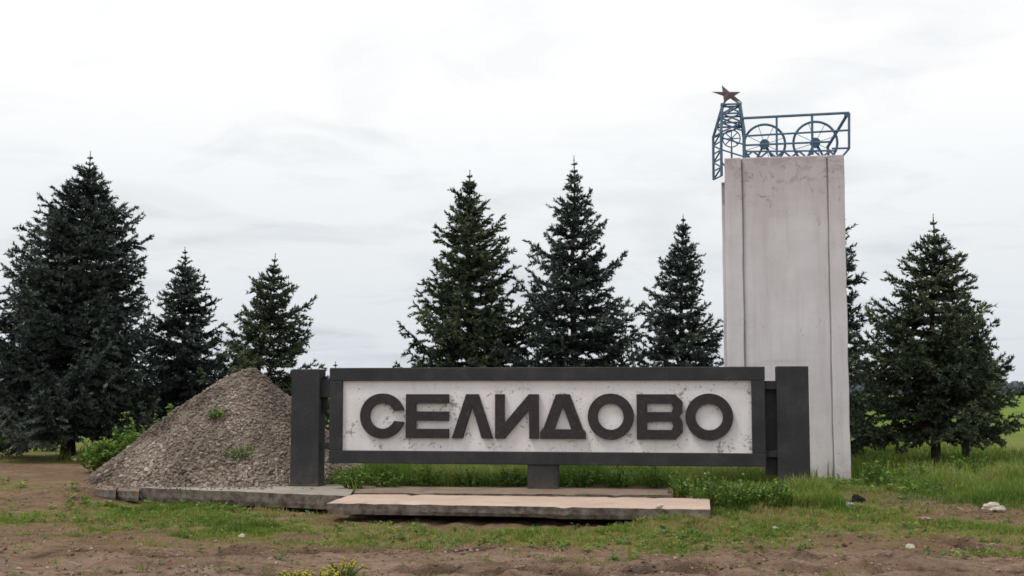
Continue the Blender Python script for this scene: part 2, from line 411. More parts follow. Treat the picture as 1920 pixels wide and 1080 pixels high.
RB = [23, 23, 22.6, 21.8, 21.3, 20.6, 20.0, 20.0, 20.4, 21, 21]
def base_z(x, y):
    t = sstep(np.interp(x, RX, RA), np.interp(x, RX, RB), y)
    z = -0.27 + 0.24 * t
    # soil heaped over the slab's right end, and the low mound left of the gravel
    z = z + 0.17 * np.exp(-((x - 2.15) / .75) ** 2 - ((y - 16.55) / .38) ** 2)
    z = z + 0.10 * np.exp(-((x + 7.9) / 1.3) ** 2 - ((y - 20.6) / 1.0) ** 2)
    z = z - 0.17 * sstep(-2.9, -2.6, x) * sstep(1.6, .9, x) * np.exp(-((y - (17.62 - .185 * (x + 2.68)) - .02) / .22) ** 2)
    z = z - 0.18 * sstep(-4.9, -3.9, x) * sstep(-2.55, -2.75, x) * np.exp(-((y - (19.6 - .30 * (x + 2.9))) / .25) ** 2)
    z = z + 0.05 * np.exp(-((x + 7.5) / .35) ** 2 - ((y - 20.9) / .5) ** 2)
    return z
def gz(x, y):
    x = np.asarray(x, float); y = np.asarray(y, float)
    z = base_z(x, y)
    near = sstep(70, 30, y)
    z = z + near * ((fbm(x * .55, y * .9, 3, 3) - .5) * .12 + (fbm(x * 2.1, y * 3.2, 9, 3) - .5) * .085)
    fg = sstep(21.5, 18, y)
    z = z + fg * ((fbm(x * 6, y * 8, 21, 4, .62) - .5) * .085)
    for pts, w, d in RUTS:
        D, s = seg_dist(x + (fbm(x * 2, y * 2, 40, 2) - .5) * .3, y + (fbm(x * 2.2, y * 2, 50, 3) - .5) * .42, pts)
        br = sstep(.33, .55, fbm(x * 1.3, y * 1.3, 60, 3))
        z = z - 1.5 * d * np.exp(-(D / w) ** 2) * (.4 + .6 * br) + 1.3 * d * .75 * np.exp(-((D - 2.0 * w) / w) ** 2) * br
    # keep soil under the slabs
    return z
def covers(x, y):
    g = np.zeros(np.shape(x))
    for cx, cy, rx, ry, s in SHORT + TALL:
        g = np.maximum(g, s * np.exp(-(((x - cx) / rx) ** 2 + ((y - cy) / ry) ** 2) ** 1.5 * .9))
    back = sstep(20.6, 22.6, y) * np.where(x < -5.5, sstep(27, 30, y), 1.0)
    g = np.maximum(g, back)
    return g
def grid_axis(lo, hi, step, far, ratio=1.32):
    core = list(np.arange(lo, hi + 1e-6, step)); a, b = [], []
    d, p = step * 2, lo
    while p > -far: p -= d; a.append(p); d = min(d * ratio, 400)
    d, p = step * 2, hi
    while p < far: p += d; b.append(p); d = min(d * ratio, 400)
    return np.array(a[::-1] + core + b)
gx = grid_axis(-9.2, 9.2, .055, 4200)
gy = np.concatenate([np.arange(-60, -2, 6), np.arange(-2, 11.6, .5), np.arange(11.7, 22.4, .05), np.arange(22.5, 34, .25), 34 + np.cumsum(.4 * 1.2 ** np.arange(1, 37))])
GX, GY = np.meshgrid(gx, gy)
Z = gz(GX, GY)
G = covers(GX, GY)
dm = np.zeros_like(GX)  # rut mask: muddy soil plus the ruts' shade painted into the colour
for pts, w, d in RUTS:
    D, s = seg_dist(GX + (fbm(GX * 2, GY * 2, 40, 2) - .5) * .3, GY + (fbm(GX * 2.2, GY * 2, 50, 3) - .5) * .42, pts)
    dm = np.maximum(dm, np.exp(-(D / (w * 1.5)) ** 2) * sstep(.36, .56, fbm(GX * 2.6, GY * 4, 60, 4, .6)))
FLD = sstep(26, 40, GY) * np.clip(.35 + .65 * sstep(30, 60, GY), 0, 1)
ny, nx = GX.shape
idx = np.arange(nx * ny).reshape(ny, nx)
quads = np.stack([idx[:-1, :-1], idx[:-1, 1:], idx[1:, 1:], idx[1:, :-1]], -1).reshape(-1, 4)
o = np_obj('ground', np.stack([GX, GY, Z], -1).reshape(-1, 3), quads, M_GROUND, None,
           {'grass': (G + (fbm(GX * 1.1, GY * 1.8, 77, 4) - .5) * .8 + .12 * sstep(13.8, 15.5, GY)).ravel(), 'damp_shade': dm.ravel() * .95, 'field': FLD.ravel(), 'road': (sstep(15.0, 13.6, GY + (fbm(GX * .5, GY, 88, 3) - .5) * 2.0) * .85).ravel()}, True)
o['kind'] = 'structure'; o['label'] = 'rutted brown soil with patchy green turf'

# ------------------------------------------------------------------ concrete slabs
def slab(name, top_px, z, thick, mat, label, seed, cuts=26, rag=.02):
    """broken concrete slab: top corners (front-left, front-right, back-right, back-left)"""
    r = random.Random(seed)
    c = [on_z(px, py, z) for px, py in top_px]
    org = c[0].copy(); org[2] = z - thick
    root = bm = bmesh.new()
    nu, nv = cuts, 6
    tops = []
    for j in range(nv + 1):
        row = []
        for i in range(nu + 1):
            a, b = i / nu, j / nv
            p = (c[0] * (1 - a) + c[1] * a) * (1 - b) + (c[3] * (1 - a) + c[2] * a) * b
            e_ = (j in (0, nv)) or (i in (0, nu))
            q = Vector(p - org)
            q.z += r.uniform(-.003, .003) + (-.006 * r.random() if e_ else 0)
            if e_:
                w_ = (fbm(np.array([q.x * 1.7 + seed]), np.array([q.y * 1.7]), seed, 3)[0] - .5) * rag * .5
                q.y += w_; q.x += w_ * .4
                if r.random() < .09: q.z -= r.uniform(.006, .02); q.y += r.uniform(.0, .02) * (1 if j == 0 else -1)
            row.append(bm.verts.new(q))
        tops.append(row)
    for j in range(nv):
        for i in range(nu):
            bm.faces.new((tops[j][i], tops[j][i + 1], tops[j + 1][i + 1], tops[j + 1][i]))
    border = tops[0] + [tops[j][nu] for j in range(1, nv + 1)] + tops[nv][::-1][1:] + [tops[j][0] for j in range(nv - 1, 0, -1)]
    prev = border
    cen = Vector((c[0] + c[1] + c[2] + c[3]) / 4 - org)
    for lv in range(1, 4):
        ring = []
        for v in border:
            d = Vector((cen.x - v.co.x, cen.y - v.co.y, 0)).normalized()
            q = v.co.copy(); q.z = q.z - thick * lv / 3
            q += d * (r.uniform(.0, .014) + (.03 if lv == 3 else 0))
            ring.append(bm.verts.new(q))
        m = len(border)
        for i in range(m):
            bm.faces.new((prev[i], ring[i], ring[(i + 1) % m], prev[(i + 1) % m]))
        prev = ring
    bm.faces.new(prev[::-1])
    bmesh.ops.recalc_face_normals(bm, faces=bm.faces[:])
    o_ = bm_obj(name, bm, mat); o_.location = org
    return tag(o_, label, 'slab')
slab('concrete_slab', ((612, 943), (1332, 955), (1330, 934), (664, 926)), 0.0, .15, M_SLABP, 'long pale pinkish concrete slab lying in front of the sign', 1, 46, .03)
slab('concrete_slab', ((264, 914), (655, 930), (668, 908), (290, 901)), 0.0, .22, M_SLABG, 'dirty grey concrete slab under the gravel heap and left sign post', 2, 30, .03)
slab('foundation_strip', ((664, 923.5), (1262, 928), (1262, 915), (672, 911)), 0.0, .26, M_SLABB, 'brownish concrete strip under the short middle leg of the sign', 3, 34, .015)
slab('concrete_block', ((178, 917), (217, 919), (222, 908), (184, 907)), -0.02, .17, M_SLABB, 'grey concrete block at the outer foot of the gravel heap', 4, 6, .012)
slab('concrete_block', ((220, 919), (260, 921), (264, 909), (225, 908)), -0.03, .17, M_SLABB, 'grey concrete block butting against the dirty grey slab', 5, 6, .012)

# ------------------------------------------------------------------ town sign
sign = tag(empty('town_sign', tuple(SL), YAW), 'charcoal framed town sign board between two thick posts reading СЕЛИДОВО', 'sign')
# local axes: x along the board, y away from the viewer, z up
def rect(px0, py0, px1, py1):
    a = s_uv(px0, py0); b = s_uv(px1, py1); return a[0], b[1], b[0], a[1]     # u0, v0, u1, v1
FU0 = s_uv(616, 770)[0]; FU1 = s_uv(1435.5, 770)[0]
FT = s_uv(1020, 688.5)[1]; FB = s_uv(1020, 872)[1] 
PU0 = s_uv(640, 770)[0]; PU1 = s_uv(1409.5, 770)[0]
PT = s_uv(1020, 713.5)[1]; PB = s_uv(1020, 847.5)[1]
LP0 = s_uv(545, 800)[0]; LP1 = s_uv(598, 800)[0]; LPT = s_uv(571, 692)[1]
RP0 = s_uv(1457.5, 800)[0]; RP1 = s_uv(1518, 800)[0]; RPT = s_uv(1487, 686.5)[1]
box('post', (LP0, 0.0, -0.03), (LP1, .36, LPT), M_CHAR, sign, .014)
box('post', (RP0, 0.0, -0.35), (RP1, .36, RPT), M_CHAR, sign, .014)
box('frame_rail', (FU0, .03, PT), (FU1, .27, FT), M_CHAR, sign)
box('frame_rail', (FU0, .03, FB), (FU1, .27, PB), M_CHAR, sign)
box('frame_stile', (FU0 + .003, .033, PB), (PU0, .267, PT), M_CHAR, sign)
box('frame_stile', (PU1, .033, PB), (FU1 - .003, .267, PT), M_CHAR, sign)
panel = box('panel', (PU0 - .02, .10, PB - .02), (PU1 + .02, .22, PT + .02), M_PANEL, sign, 0)
panel['label'] = 'white panel with flaking paint carrying the letters'
box('post_base', (LP0 - .012, -.012, -.02), (LP1 + .012, .372, .035), M_CHAR, sign, .006)
cu = s_uv(988, 895)[0], s_uv(1045.5, 895)[0]
box('leg', (cu[0], .05, -.01), (cu[1], .26, FB), M_CHAR, sign)
for (a, b, v0, v1) in ((LP1, FU0, s_uv(600, 745)[1], s_uv(600, 712)[1]), (LP1, FU0, s_uv(600, 842)[1], s_uv(600, 830)[1]),
                       (FU1, RP0, s_uv(1446, 730)[1], s_uv(1446, 714)[1]), (FU1, RP0, s_uv(1446, 858)[1], s_uv(1446, 846)[1])):
    box('bracket', (a - .01, .10, v0), (b + .01, .20, v1), M_CHAR, sign, .006)
box('mounting_plate', (FU1 - .01, .215, s_uv(1446, 893)[1]), (RP0 + .01, .245, s_uv(1446, 722)[1]), M_CHAR, sign, .004)
box('mounting_plate', (LP1 - .01, .215, s_uv(600, 775)[1]), (LP1 + .075, .245, s_uv(600, 705)[1]), M_CHAR, sign, .004)

def letter(outlines, lab):
    cu_ = bpy.data.curves.new('letter', 'CURVE'); cu_.dimensions = '2D'; cu_.fill_mode = 'BOTH'
    cu_.extrude = .036; cu_.bevel_depth = .004; cu_.bevel_resolution = 1
    for pts in outlines:
        sp = cu_.splines.new('POLY'); sp.points.add(len(pts) - 1); sp.use_cyclic_u = True
        for p, q in zip(sp.points, pts): p.co = (q[0], q[1], 0, 1)
    tmp = bpy.data.objects.new('tmp', cu_)
    me = bpy.data.meshes.new_from_object(tmp)
    bpy.data.objects.remove(tmp); bpy.data.curves.remove(cu_)
    me.name = 'letter'
    me.transform(Matrix(((1, 0, 0, 0), (0, 0, -1, .062), (0, 1, 0, 0), (0, 0, 0, 1))))
    me.materials.clear(); me.materials.append(M_LET)
    o_ = link(bpy.data.objects.new('letter', me), panel)
    o_['label'] = 'raised dark letter ' + lab
    return o_
def U(px): return s_uv(px, 780)[0]
V1 = s_uv(1020, 739.5)[1]; V0 = s_uv(1020, 822.5)[1]; VH = V1 - V0
ST = VH * .225                                     # stroke
def circ(cx, cy, rx, ry, n=56, a0=0., a1=2 * math.pi):
    return [(cx + rx * math.cos(a0 + (a1 - a0) * i / n), cy + ry * math.sin(a0 + (a1 - a0) * i / n)) for i in range(n + (0 if a1 - a0 > 6.28 else 1))]
def letter_o(p0, p1, lab):
    a, b = U(p0), U(p1); cx, cy, rx, ry = (a + b) / 2, (V0 + V1) / 2, (b - a) / 2, VH / 2 + .012
    letter([circ(cx, cy, rx, ry), circ(cx, cy, rx - ST * .96, ry - ST * .96)], lab)
a, b = U(674.5), U(757)
cx, cy, rx, ry = (a + b) / 2, (V0 + V1) / 2, (b - a) / 2, VH / 2 + .012
A0 = math.radians(16)
letter([circ(cx, cy, rx, ry, 50, A0, 2 * math.pi - A0) + circ(cx, cy, rx - ST * .96, ry - ST * .96, 50, A0 * 1.45, 2 * math.pi - A0 * 1.45)[::-1]], 'С')
a, b = U(760.5), U(840); g = (VH - 3 * ST * .9) / 2; t = ST * .9
letter([[(a, V0), (b, V0), (b, V0 + t), (a + ST, V0 + t), (a + ST, V0 + t + g), (b, V0 + t + g), (b, V0 + 2 * t + g), (a + ST, V0 + 2 * t + g),
         (a + ST, V1 - t), (b, V1 - t), (b, V1), (a, V1)]], 'Е')
a, b = U(847), U(922.5); m = (a + b) / 2; w = ST * 1.08; h2 = ST * .62
letter([[(a, V0), (a + w, V0), (m, V1 - ST * 1.15), (b - w, V0), (b, V0), (m + h2, V1), (m - h2, V1)]], 'Л')
a, b = U(928), U(1009); w = ST * .92
letter([[(a, V1), (a, V0), (a + w * 1.05, V0), (b - w, V1 - ST * 1.5), (b - w, V0), (b, V0), (b, V1), (b - w * 1.05, V1), (a + w, V0 + ST * 1.5), (a + w, V1)]], 'И')
a, b = U(1013), U(1097); m = (a + b) / 2; h2 = (b - a) * .15
bt = ST * .92; side = ST * .45
letter([[(a, V0), (b, V0), (b, V0 + bt * .75), (b - side * .6, V0 + bt), (m + h2, V1), (m - h2, V1), (a + side * .6, V0 + bt), (a, V0 + bt * .75)],
        [(m - (b - a) * .19, V0 + bt), (m + (b - a) * .19, V0 + bt), (m, V1 - ST * 1.05)]], 'Д')
letter_o(1102, 1187.5, 'О between Д and В')
a, b = U(1194), U(1279.5); ch = ST * .7; q = ST * .3; mv = (V0 + V1) / 2; g = (VH - 3 * t) / 2
letter([[(a, V0), (b - ch, V0), (b, V0 + ch), (b, mv - q * 1.6), (b - q, mv), (b, mv + q * 1.6), (b, V1 - ch), (b - ch, V1), (a, V1)],
        [(a + ST, V0 + t), (b - ST * 1.05, V0 + t), (b - ST * .9, V0 + t + g / 2), (b - ST * 1.05, V0 + t + g), (a + ST, V0 + t + g)],
        [(a + ST, V1 - t - g), (b - ST * 1.05, V1 - t - g), (b - ST * .9, V1 - t - g / 2), (b - ST * 1.05, V1 - t), (a + ST, V1 - t)]], 'В')
letter_o(1285.5, 1374.5, 'О at the end of the word')

# ------------------------------------------------------------------ pylon
PYAW = math.radians(-9.0)
n_p = np.array([math.sin(PYAW), -math.cos(PYAW), 0.0]); u_p = np.array([math.cos(PYAW), math.sin(PYAW), 0.0])
PB0 = on_z(1596, 897, 0.0)
def p_uv(px, py):
    p = on_plane(px, py, PB0, n_p) - PB0
    return float(np.dot(p, u_p)), float(p[2])
PO = PB0 + u_p * p_uv(1361.5, 500)[0]                 # left front foot
PW = -p_uv(1361.5, 500)[0]
def p_uv(px, py):
    p = on_plane(px, py, PO, n_p) - PO
    return float(np.dot(p, u_p)), float(p[2])
PH = p_uv(1470, 292)[1]
pyl = tag(empty('concrete_pylon', tuple(PO), PYAW), 'tall pinkish grey plastered pylon with raised edge strips behind the sign', 'pylon')
def rough_box(name, lo, hi, mat, parent, nzs=34, nus=3, amp=.006, seed=0, bev=.012):
    bm = bmesh.new(); r = random.Random(seed)
    bmesh.ops.create_cube(bm, size=1)
    for v in bm.verts: v.co = Vector([(lo[i] + hi[i]) / 2 + v.co[i] * (hi[i] - lo[i]) for i in range(3)])
    bmesh.ops.bevel(bm, geom=bm.edges[:], offset=bev, segments=1, affect='EDGES')
    vert_e = [e_ for e_ in bm.edges if abs(e_.verts[0].co.z - e_.verts[1].co.z) > (hi[2] - lo[2]) * .5]
    bmesh.ops.subdivide_edges(bm, edges=vert_e, cuts=nzs, use_grid_fill=False)
    for v in bm.verts:
        w = fbm(np.array([v.co.x * 3 + seed * 7]), np.array([v.co.z * 1.6 + v.co.y]), seed, 3)[0] - .5
        w2 = fbm(np.array([v.co.y * 3 + seed * 5]), np.array([v.co.z * 2.3]), seed + 4, 3)[0] - .5
        v.co.x += amp * 2 * w2; v.co.y += amp * w
    return bm_obj(name, bm, mat, parent)
LW = p_uv(1393, 500)[0]; RW = p_uv(1559, 600)[0]
rough_box('shaft', (.02, .10, -.35), (PW - .02, .85, PH - .02), M_PYL, pyl, amp=.008, seed=1)
rough_box('front_panel', (LW + .014, .065, -.35), (RW - .010, .23, PH), M_PYL, pyl, amp=.012, seed=6, bev=.02)
rough_box('edge_strip', (0, 0, -.35), (LW, .25, PH - .012), M_PYL, pyl, amp=.012, seed=2)
rough_box('edge_strip', (RW, 0, -.35), (PW, .25, PH - .012), M_PYL, pyl, amp=.012, seed=3)
rough_box('rear_edge_strip', (-.055, .60, -.35), (.018, .88, PH - .38), M_PYL, pyl, amp=.012, seed=4)
# ------------------------------------------------------------------ mine headframe emblem on top of the pylon
emb = tag(empty('headframe_emblem', tuple(PO + np.array([0, 0, PH])), PYAW), 'blue steel emblem of a mine headframe with two wheels atop the pylon', 'emblem')
def E(cx_, cy_):                                      # coordinates measured on an enlargement of the photograph
    u, v = p_uv(1300 + cx_ / 4.909, 130 + cy_ / 4.909); return u, v - PH
def P3(cx_, cy_, y): u, v = E(cx_, cy_); return (u, y, v)
YF, YB = .12, .62
R_ = .017
def bar(a, b, r=R_, name='strut', mat=M_STEEL): return tube(name, a, b, r * 1.3, mat, emb, 6)
tl, tr = E(268, 300), E(432, 292)
bl, br_ = E(250, 560), E(455, 600)
topz = (tl[1] + tr[1]) / 2; midz = E(0, 575)[1]; basez = 0.0
uL, uR = tl[0], tr[0]
wL, wR = E(248, 0)[0], E(462, 0)[0]
lowz = E(0, 975)[1]
def leg_pt(side, back, z):
    t = (topz - z) / (topz - midz); t = min(max(t, 0), 1)
    u = (uL + (wL - uL) * t) if side == 0 else (uR + (wR - uR) * t)
    y = (.22 + (YF - .22) * t) if back == 0 else (.42 + (YB - .42) * t)
    if side == 0 and back == 1: u -= .15 * t
    return (u, y, z)
for bk in (0, 1):
    bar(leg_pt(0, bk, midz), leg_pt(0, bk, topz), .022, 'headframe_leg'); bar(leg_pt(1, bk, midz), leg_pt(1, bk, topz), .022, 'headframe_leg')
    a = leg_pt(1, bk, midz); bar((a[0], a[1], 0.0), a, .022, 'headframe_leg')
# left legs run on down the pylon's flank
for bk, off in ((0, -.04), (1, -.19)):
    a = leg_pt(0, bk, midz); bar((off - .02, .14 + .42 * bk, lowz), a, .022, 'headframe_leg')
zs = np.linspace(midz, topz, 4)
for i in range(3):
    for f_ in (((0, 0), (1, 0)), ((0, 1), (1, 1)), ((0, 0), (0, 1)), ((1, 0), (1, 1))):
        a0 = leg_pt(*f_[0], zs[i]); a1 = leg_pt(*f_[1], zs[i]); b0 = leg_pt(*f_[0], zs[i + 1]); b1 = leg_pt(*f_[1], zs[i + 1])
        bar(a0, b1, .013) if i % 2 == 0 else bar(a1, b0, .013)
        bar(b0, b1, .014)
        if f_[0][1] == 0 and f_[1][1] == 0: bar(a1, b0, .013) if i % 2 == 0 else bar(a0, b1, .013)
def flank(bk, t):
    a = np.array(leg_pt(0, bk, midz)); b = np.array((-.06 - .15 * bk, .14 + .42 * bk, lowz)); return a * (1 - t) + b * t
for i in range(5):
    t0, t1 = i / 5, (i + 1) / 5
    bar(flank(i % 2, t0), flank(1 - i % 2, t1), .013); bar(flank(0, t1), flank(1, t1), .013)
bar(flank(0, 0), flank(1, 0), .013)
for i in range(3):                                     # cross bracing between flank and pylon edge
    a = flank(0, .12 + i * .28); bar(a, (.03, .10 if a[2] < 0 else .14, a[2] - .12), .012) if a[2] < 0 else bar(a, (wR, YF, a[2] - .16), .012)
# caps on the headframe legs
for sd_ in (0, 1):
    for bk in (0, 1):
        p = leg_pt(sd_, bk, topz); box('leg_cap', (p[0] - .035, p[1] - .035, p[2] - .03), (p[0] + .035, p[1] + .035, p[2] + .02), M_STEEL, emb, .005)
# star on its bracket
sc_ = E(322, 198)
star_c = Vector((sc_[0], .32, sc_[1]))
def make_star():
    bm = bmesh.new(); Ro, Ri, th = .34, .13, .05
    ring = []
    for i in range(10):
        an = math.pi / 2 + i * math.pi / 5; r_ = Ro if i % 2 == 0 else Ri
        ring.append(bm.verts.new((r_ * math.cos(an), 0, r_ * math.sin(an))))
    f = bm.verts.new((0, -th, 0)); b_ = bm.verts.new((0, th, 0))
    for i in range(10):
        bm.faces.new((ring[i], ring[(i + 1) % 10], f)); bm.faces.new((ring[(i + 1) % 10], ring[i], b_))
    bmesh.ops.recalc_face_normals(bm, faces=bm.faces[:])
    return bm_obj('star', bm, M_STAR, emb)
st = make_star(); st.location = star_c; st.rotation_euler = (math.radians(-43), math.radians(-4), math.radians(26)); st['label'] = 'tilted rust-brown five-pointed star'
for cxp, cyp, yy in ((300, 262, .26), (385, 258, .26)):
    bar(P3(cxp, cyp, yy), (star_c.x, star_c.y, star_c.z - .02), .014, 'star_bracket')
    bar(P3(cxp, cyp, yy), leg_pt(0 if cxp < 340 else 1, 0, topz), .014, 'star_bracket')
# railings
RE = E(1440, 0)[0]
def rail(c0, c1, y0, r=.015, y1=None): return bar(P3(*c0, y0), P3(*c1, y0 if y1 is None else y1), r, 'rail')
rail((450, 438), (1440, 387), YF, .020)
rail((460, 603), (1440, 548), YF)
rail((470, 688), (1268, 655), YF)
rail((1280, 718), (1440, 714), YF)
bar(P3(1440, 387, YF), P3(1440, 722, YF), .019, 'rail_post')
bar(P3(770, 424, YF), P3(772, 775, YF), .016, 'rail_post')
bar(P3(1097, 408, YF), P3(1102, 775, YF), .018, 'rail_post')
bar(P3(1440, 720, YF), P3(1362, 808, YF), .015, 'rail_post')
bar(P3(1422, 405, YF + .03), P3(1262, 662, YB), .023, 'brace'); bar(P3(1266, 660, YB), P3(1280, 800, YB), .020, 'brace')
rail((462, 700), (1280, 690), YB, .013); 
u0, v0 = E(1418, 402)
box('corner_plate', (u0 - .045, YF - .015, v0 - .045), (u0 + .04, YF + .05, v0 + .045), M_STEEL, emb, .006)
# zigzag truss along the bottom
zx = np.linspace(480, 1330, 13)
for i in range(12):
    a, b = (zx[i], 742 if i % 2 else 800), (zx[i + 1], 800 if i % 2 else 742)
    bar(P3(*a, YF), P3(*b, YF), .014)
rail((470, 745), (1330, 738), YF, .013)
# wheels
def wheel(cx_, cy_, rad, y, spokes, blue):
    u, v = E(cx_, cy_); R = rad / 4.909 * 23.0 / F
    bm = bmesh.new(); bm_ring(bm, (u, y, v), (1, 0, 0), (0, 0, 1), R, .024, 44, 6)
    w_ = bm_obj('wheel', bm, M_STEEL, emb, True)
    bm = bmesh.new(); bm_tube(bm, (u, y - .05, v), (u, y + .05, v), .095, 16); bm_obj('hub', bm, M_BLUE if blue else M_STEEL, w_)
    for i in range(spokes):
        an = math.pi * 2 * i / spokes + .3
        tube('spoke', (u + .08 * math.cos(an), y, v + .08 * math.sin(an)), (u + (R - .01) * math.cos(an), y, v + (R - .01) * math.sin(an)), .006, M_BLUE, w_, 5)
    for s_ in (-1, 1):
        tube('wheel_stand', (u + s_ * .04, y + .02, v - .05), (u + s_ * .16, y + .02, 0.0), .022, M_STEEL, emb)
wheel(662, 662, 192, .30, 8, False)
wheel(1135, 648, 203, .30, 8, True)
u, v = E(352, 622); R = 82 / 4.909 * 23 / F
bm = bmesh.new(); bm_ring(bm, (u, .16, v), (1, 0, 0), (0, 0, 1), R, .012, 28, 5); w_ = bm_obj('small_wheel', bm, M_BLUE, emb, True)
for i in range(8):
    an = math.pi * i / 4; tube('spoke', (u, .16, v), (u + R * math.cos(an), .16, v + R * math.sin(an)), .011, M_BLUE, w_, 5)
bar((u, .16, v - R), (u, .16, 0), .016, 'wheel_stand')

# ------------------------------------------------------------------ stones, gravel heap
def ico(sub=1):
    bm = bmesh.new(); bmesh.ops.create_icosphere(bm, subdivisions=sub, radius=1)
    v = np.array([x.co[:] for x in bm.verts]); f = np.array([[q_.index for q_ in p.verts] for p in bm.faces]); bm.free(); return v, f
IV, IF = ico(1); IV2, IF2 = ico(3)
def rand_rot(n):
    q = rng.normal(size=(n, 4)); q /= np.linalg.norm(q, axis=1)[:, None]; w, x, y, z = q.T
    return np.stack([1 - 2 * (y * y + z * z), 2 * (x * y - z * w), 2 * (x * z + y * w), 2 * (x * y + z * w), 1 - 2 * (x * x + z * z), 2 * (y * z - x * w),
                     2 * (x * z - y * w), 2 * (y * z + x * w), 1 - 2 * (x * x + y * y)], -1).reshape(n, 3, 3)
def lumps(pos, size, flat=.7):
    n = len(pos); sc3 = size[:, None] * rng.uniform(.6, 1.15, (n, 3))
    V = IV[None] * (1 + rng.uniform(-.34, .30, (n, len(IV), 1))) * sc3[:, None, :]
    V = np.einsum('nij,nkj->nki', rand_rot(n), V); V[..., 2] *= flat
    V += pos[:, None, :]
    T = IF[None] + (np.arange(n) * len(IV))[:, None, None]
    return V.reshape(-1, 3), T.reshape(-1, 3), np.repeat(np.clip(rng.beta(2.2, 2.6, n), 0, 1), len(IV))
HC = np.array([(466 - 960) / F * 23.5, 23.5]); HH = 2.11
def heap_h(x, y):
    dx_ = x - HC[0]; dy_ = y - HC[1]
    ang = np.arctan2(dy_, dx_)
    rx = np.where(dx_ < 0, 2.74, 2.30); ry = np.where(dy_ < 0, 2.62, 2.6)
    r = np.hypot(dx_ / rx, dy_ / ry) * (1 + .12 * (fbm(np.cos(ang) * 2 + 5, np.sin(ang) * 2 + 5, 31, 3) - .5))
    h = HH * (1.045 - np.sqrt(r * r + .008) * 1.035) + .05 * np.clip(r * (1 - r) * 4, 0, 1)
    return h + (fbm(x * 1.6, y * 1.6, 33, 4) - .5) * .26 * np.clip(h * 1.3, 0, 1)
heap = tag(empty('gravel_heap', (HC[0], HC[1], 0)), 'conical heap of brown grey crushed stone beside the sign', 'gravel heap')
hx = np.linspace(-3.9, 3.3, 108); hy = np.linspace(-3.5, 3.5, 100)
HX, HY = np.meshgrid(hx, hy); HZ = heap_h(HX + HC[0], HY + HC[1])
HZ = np.maximum(HZ, -.7) + rng.uniform(-.02, .02, HZ.shape)
hid = np.arange(HX.size).reshape(HX.shape)
q4 = np.stack([hid[:-1, :-1], hid[:-1, 1:], hid[1:, 1:], hid[1:, :-1]], -1).reshape(-1, 4)
np_obj('heap_core', np.stack([HX, HY, HZ], -1).reshape(-1, 3), q4, M_GRAVEL, heap, {'tone': rng.uniform(.1, .5, HX.size)}, True)
n = 22000
px_ = rng.uniform(-3.25, 2.8, n); py_ = rng.uniform(-3.0, 1.4, n); h = heap_h(px_ + HC[0], py_ + HC[1])
k = h > -.24
px_, py_, h = px_[k], py_[k], h[k]
sz = .014 + .032 * rng.beta(1.2, 4, len(px_)); sz *= (.75 + .7 * fbm(px_ * .9 + 3, py_ * .9, 95, 3)) * (1 + .5 * sstep(.6, .05, h))
V, T, tone = lumps(np.stack([px_, py_, h + sz * .25], -1), sz, .85)
big = fbm(px_ * 1.4 + 9, py_ * 1.4, 91, 3) 
tone = np.clip(.12 + tone * .72 + np.repeat((big - .5) * 1.2 + .10 * sstep(.9, .1, h), len(IV)), 0, 1)
gs = np_obj('gravel', V, T, M_GRAVEL, heap, {'tone': tone}); gs['kind'] = 'stuff'
for i in range(46):                                   # bigger stones that can be picked out low on the heap
    for _ in range(60):
        a = rng.uniform(-2.9, 1.6); b = rng.uniform(-2.6, -.6); hh = float(heap_h(np.array([a + HC[0]]), np.array([b + HC[1]]))[0])
        if 0.0 < hh < .62: break
    s_ = rng.uniform(.035, .075)
    V, T, tn = lumps(np.zeros((1, 3)), np.array([s_]), .75)
    o = np_obj('stone', V, T, M_GRAVEL, heap, {'tone': np.full(len(V), rng.uniform(.5, 1.0))}); o.location = (a, b, hh + s_ * .2)

def boulder(name, px, py, w_px, h_px, mat, label, cat, seed, sharp=.35, group=None):
    z = -.2
    for _ in range(6):
        p = on_z(px, py, z); z = float(gz(np.array([p[0]]), np.array([p[1]]))[0])
    p = on_z(px, py, z); s_ = p[1] / F
    r = np.random.default_rng(seed)
    d = IV2 / np.linalg.norm(IV2, axis=1)[:, None]
    disp = 1 + sharp * (fbm(d[:, 0] * 2.2 + seed * 3 + d[:, 2] * 1.3, d[:, 1] * 2.2 + 4 + d[:, 2] * 1.7, seed, 3) - .5) * 2
    V = d * disp[:, None] * np.array([w_px / 2 * s_, w_px / 2 * s_ * .8, h_px * .62 * s_]); V[:, 2] = np.maximum(V[:, 2], -h_px * .4 * s_)
    V[:, 2] += h_px * .34 * s_
    o_ = np_obj(name, V, IF2, mat, None, None, False); o_.location = p
    return tag(o_, label, cat, group)
boulder('rock', 1862, 960, 40, 17, M_ROCKP, 'pale cream lumpy rock lying in the grass right of the pylon', 'rock', 3, .55)
boulder('rock', 1800, 963, 34, 12, M_ROCKB, 'flat brown rock beside the pale cream rock', 'rock', 4, .5)
boulder('rubbish_scrap', 1609, 955, 30, 27, M_BLACK, 'small crumpled black scrap in the grass before the pylon', 'rubbish', 5, .5)
boulder('rubbish_scrap', 1586, 953, 34, 13, M_GREYP, 'flat pale grey scrap touching the black one', 'rubbish', 6, .4)
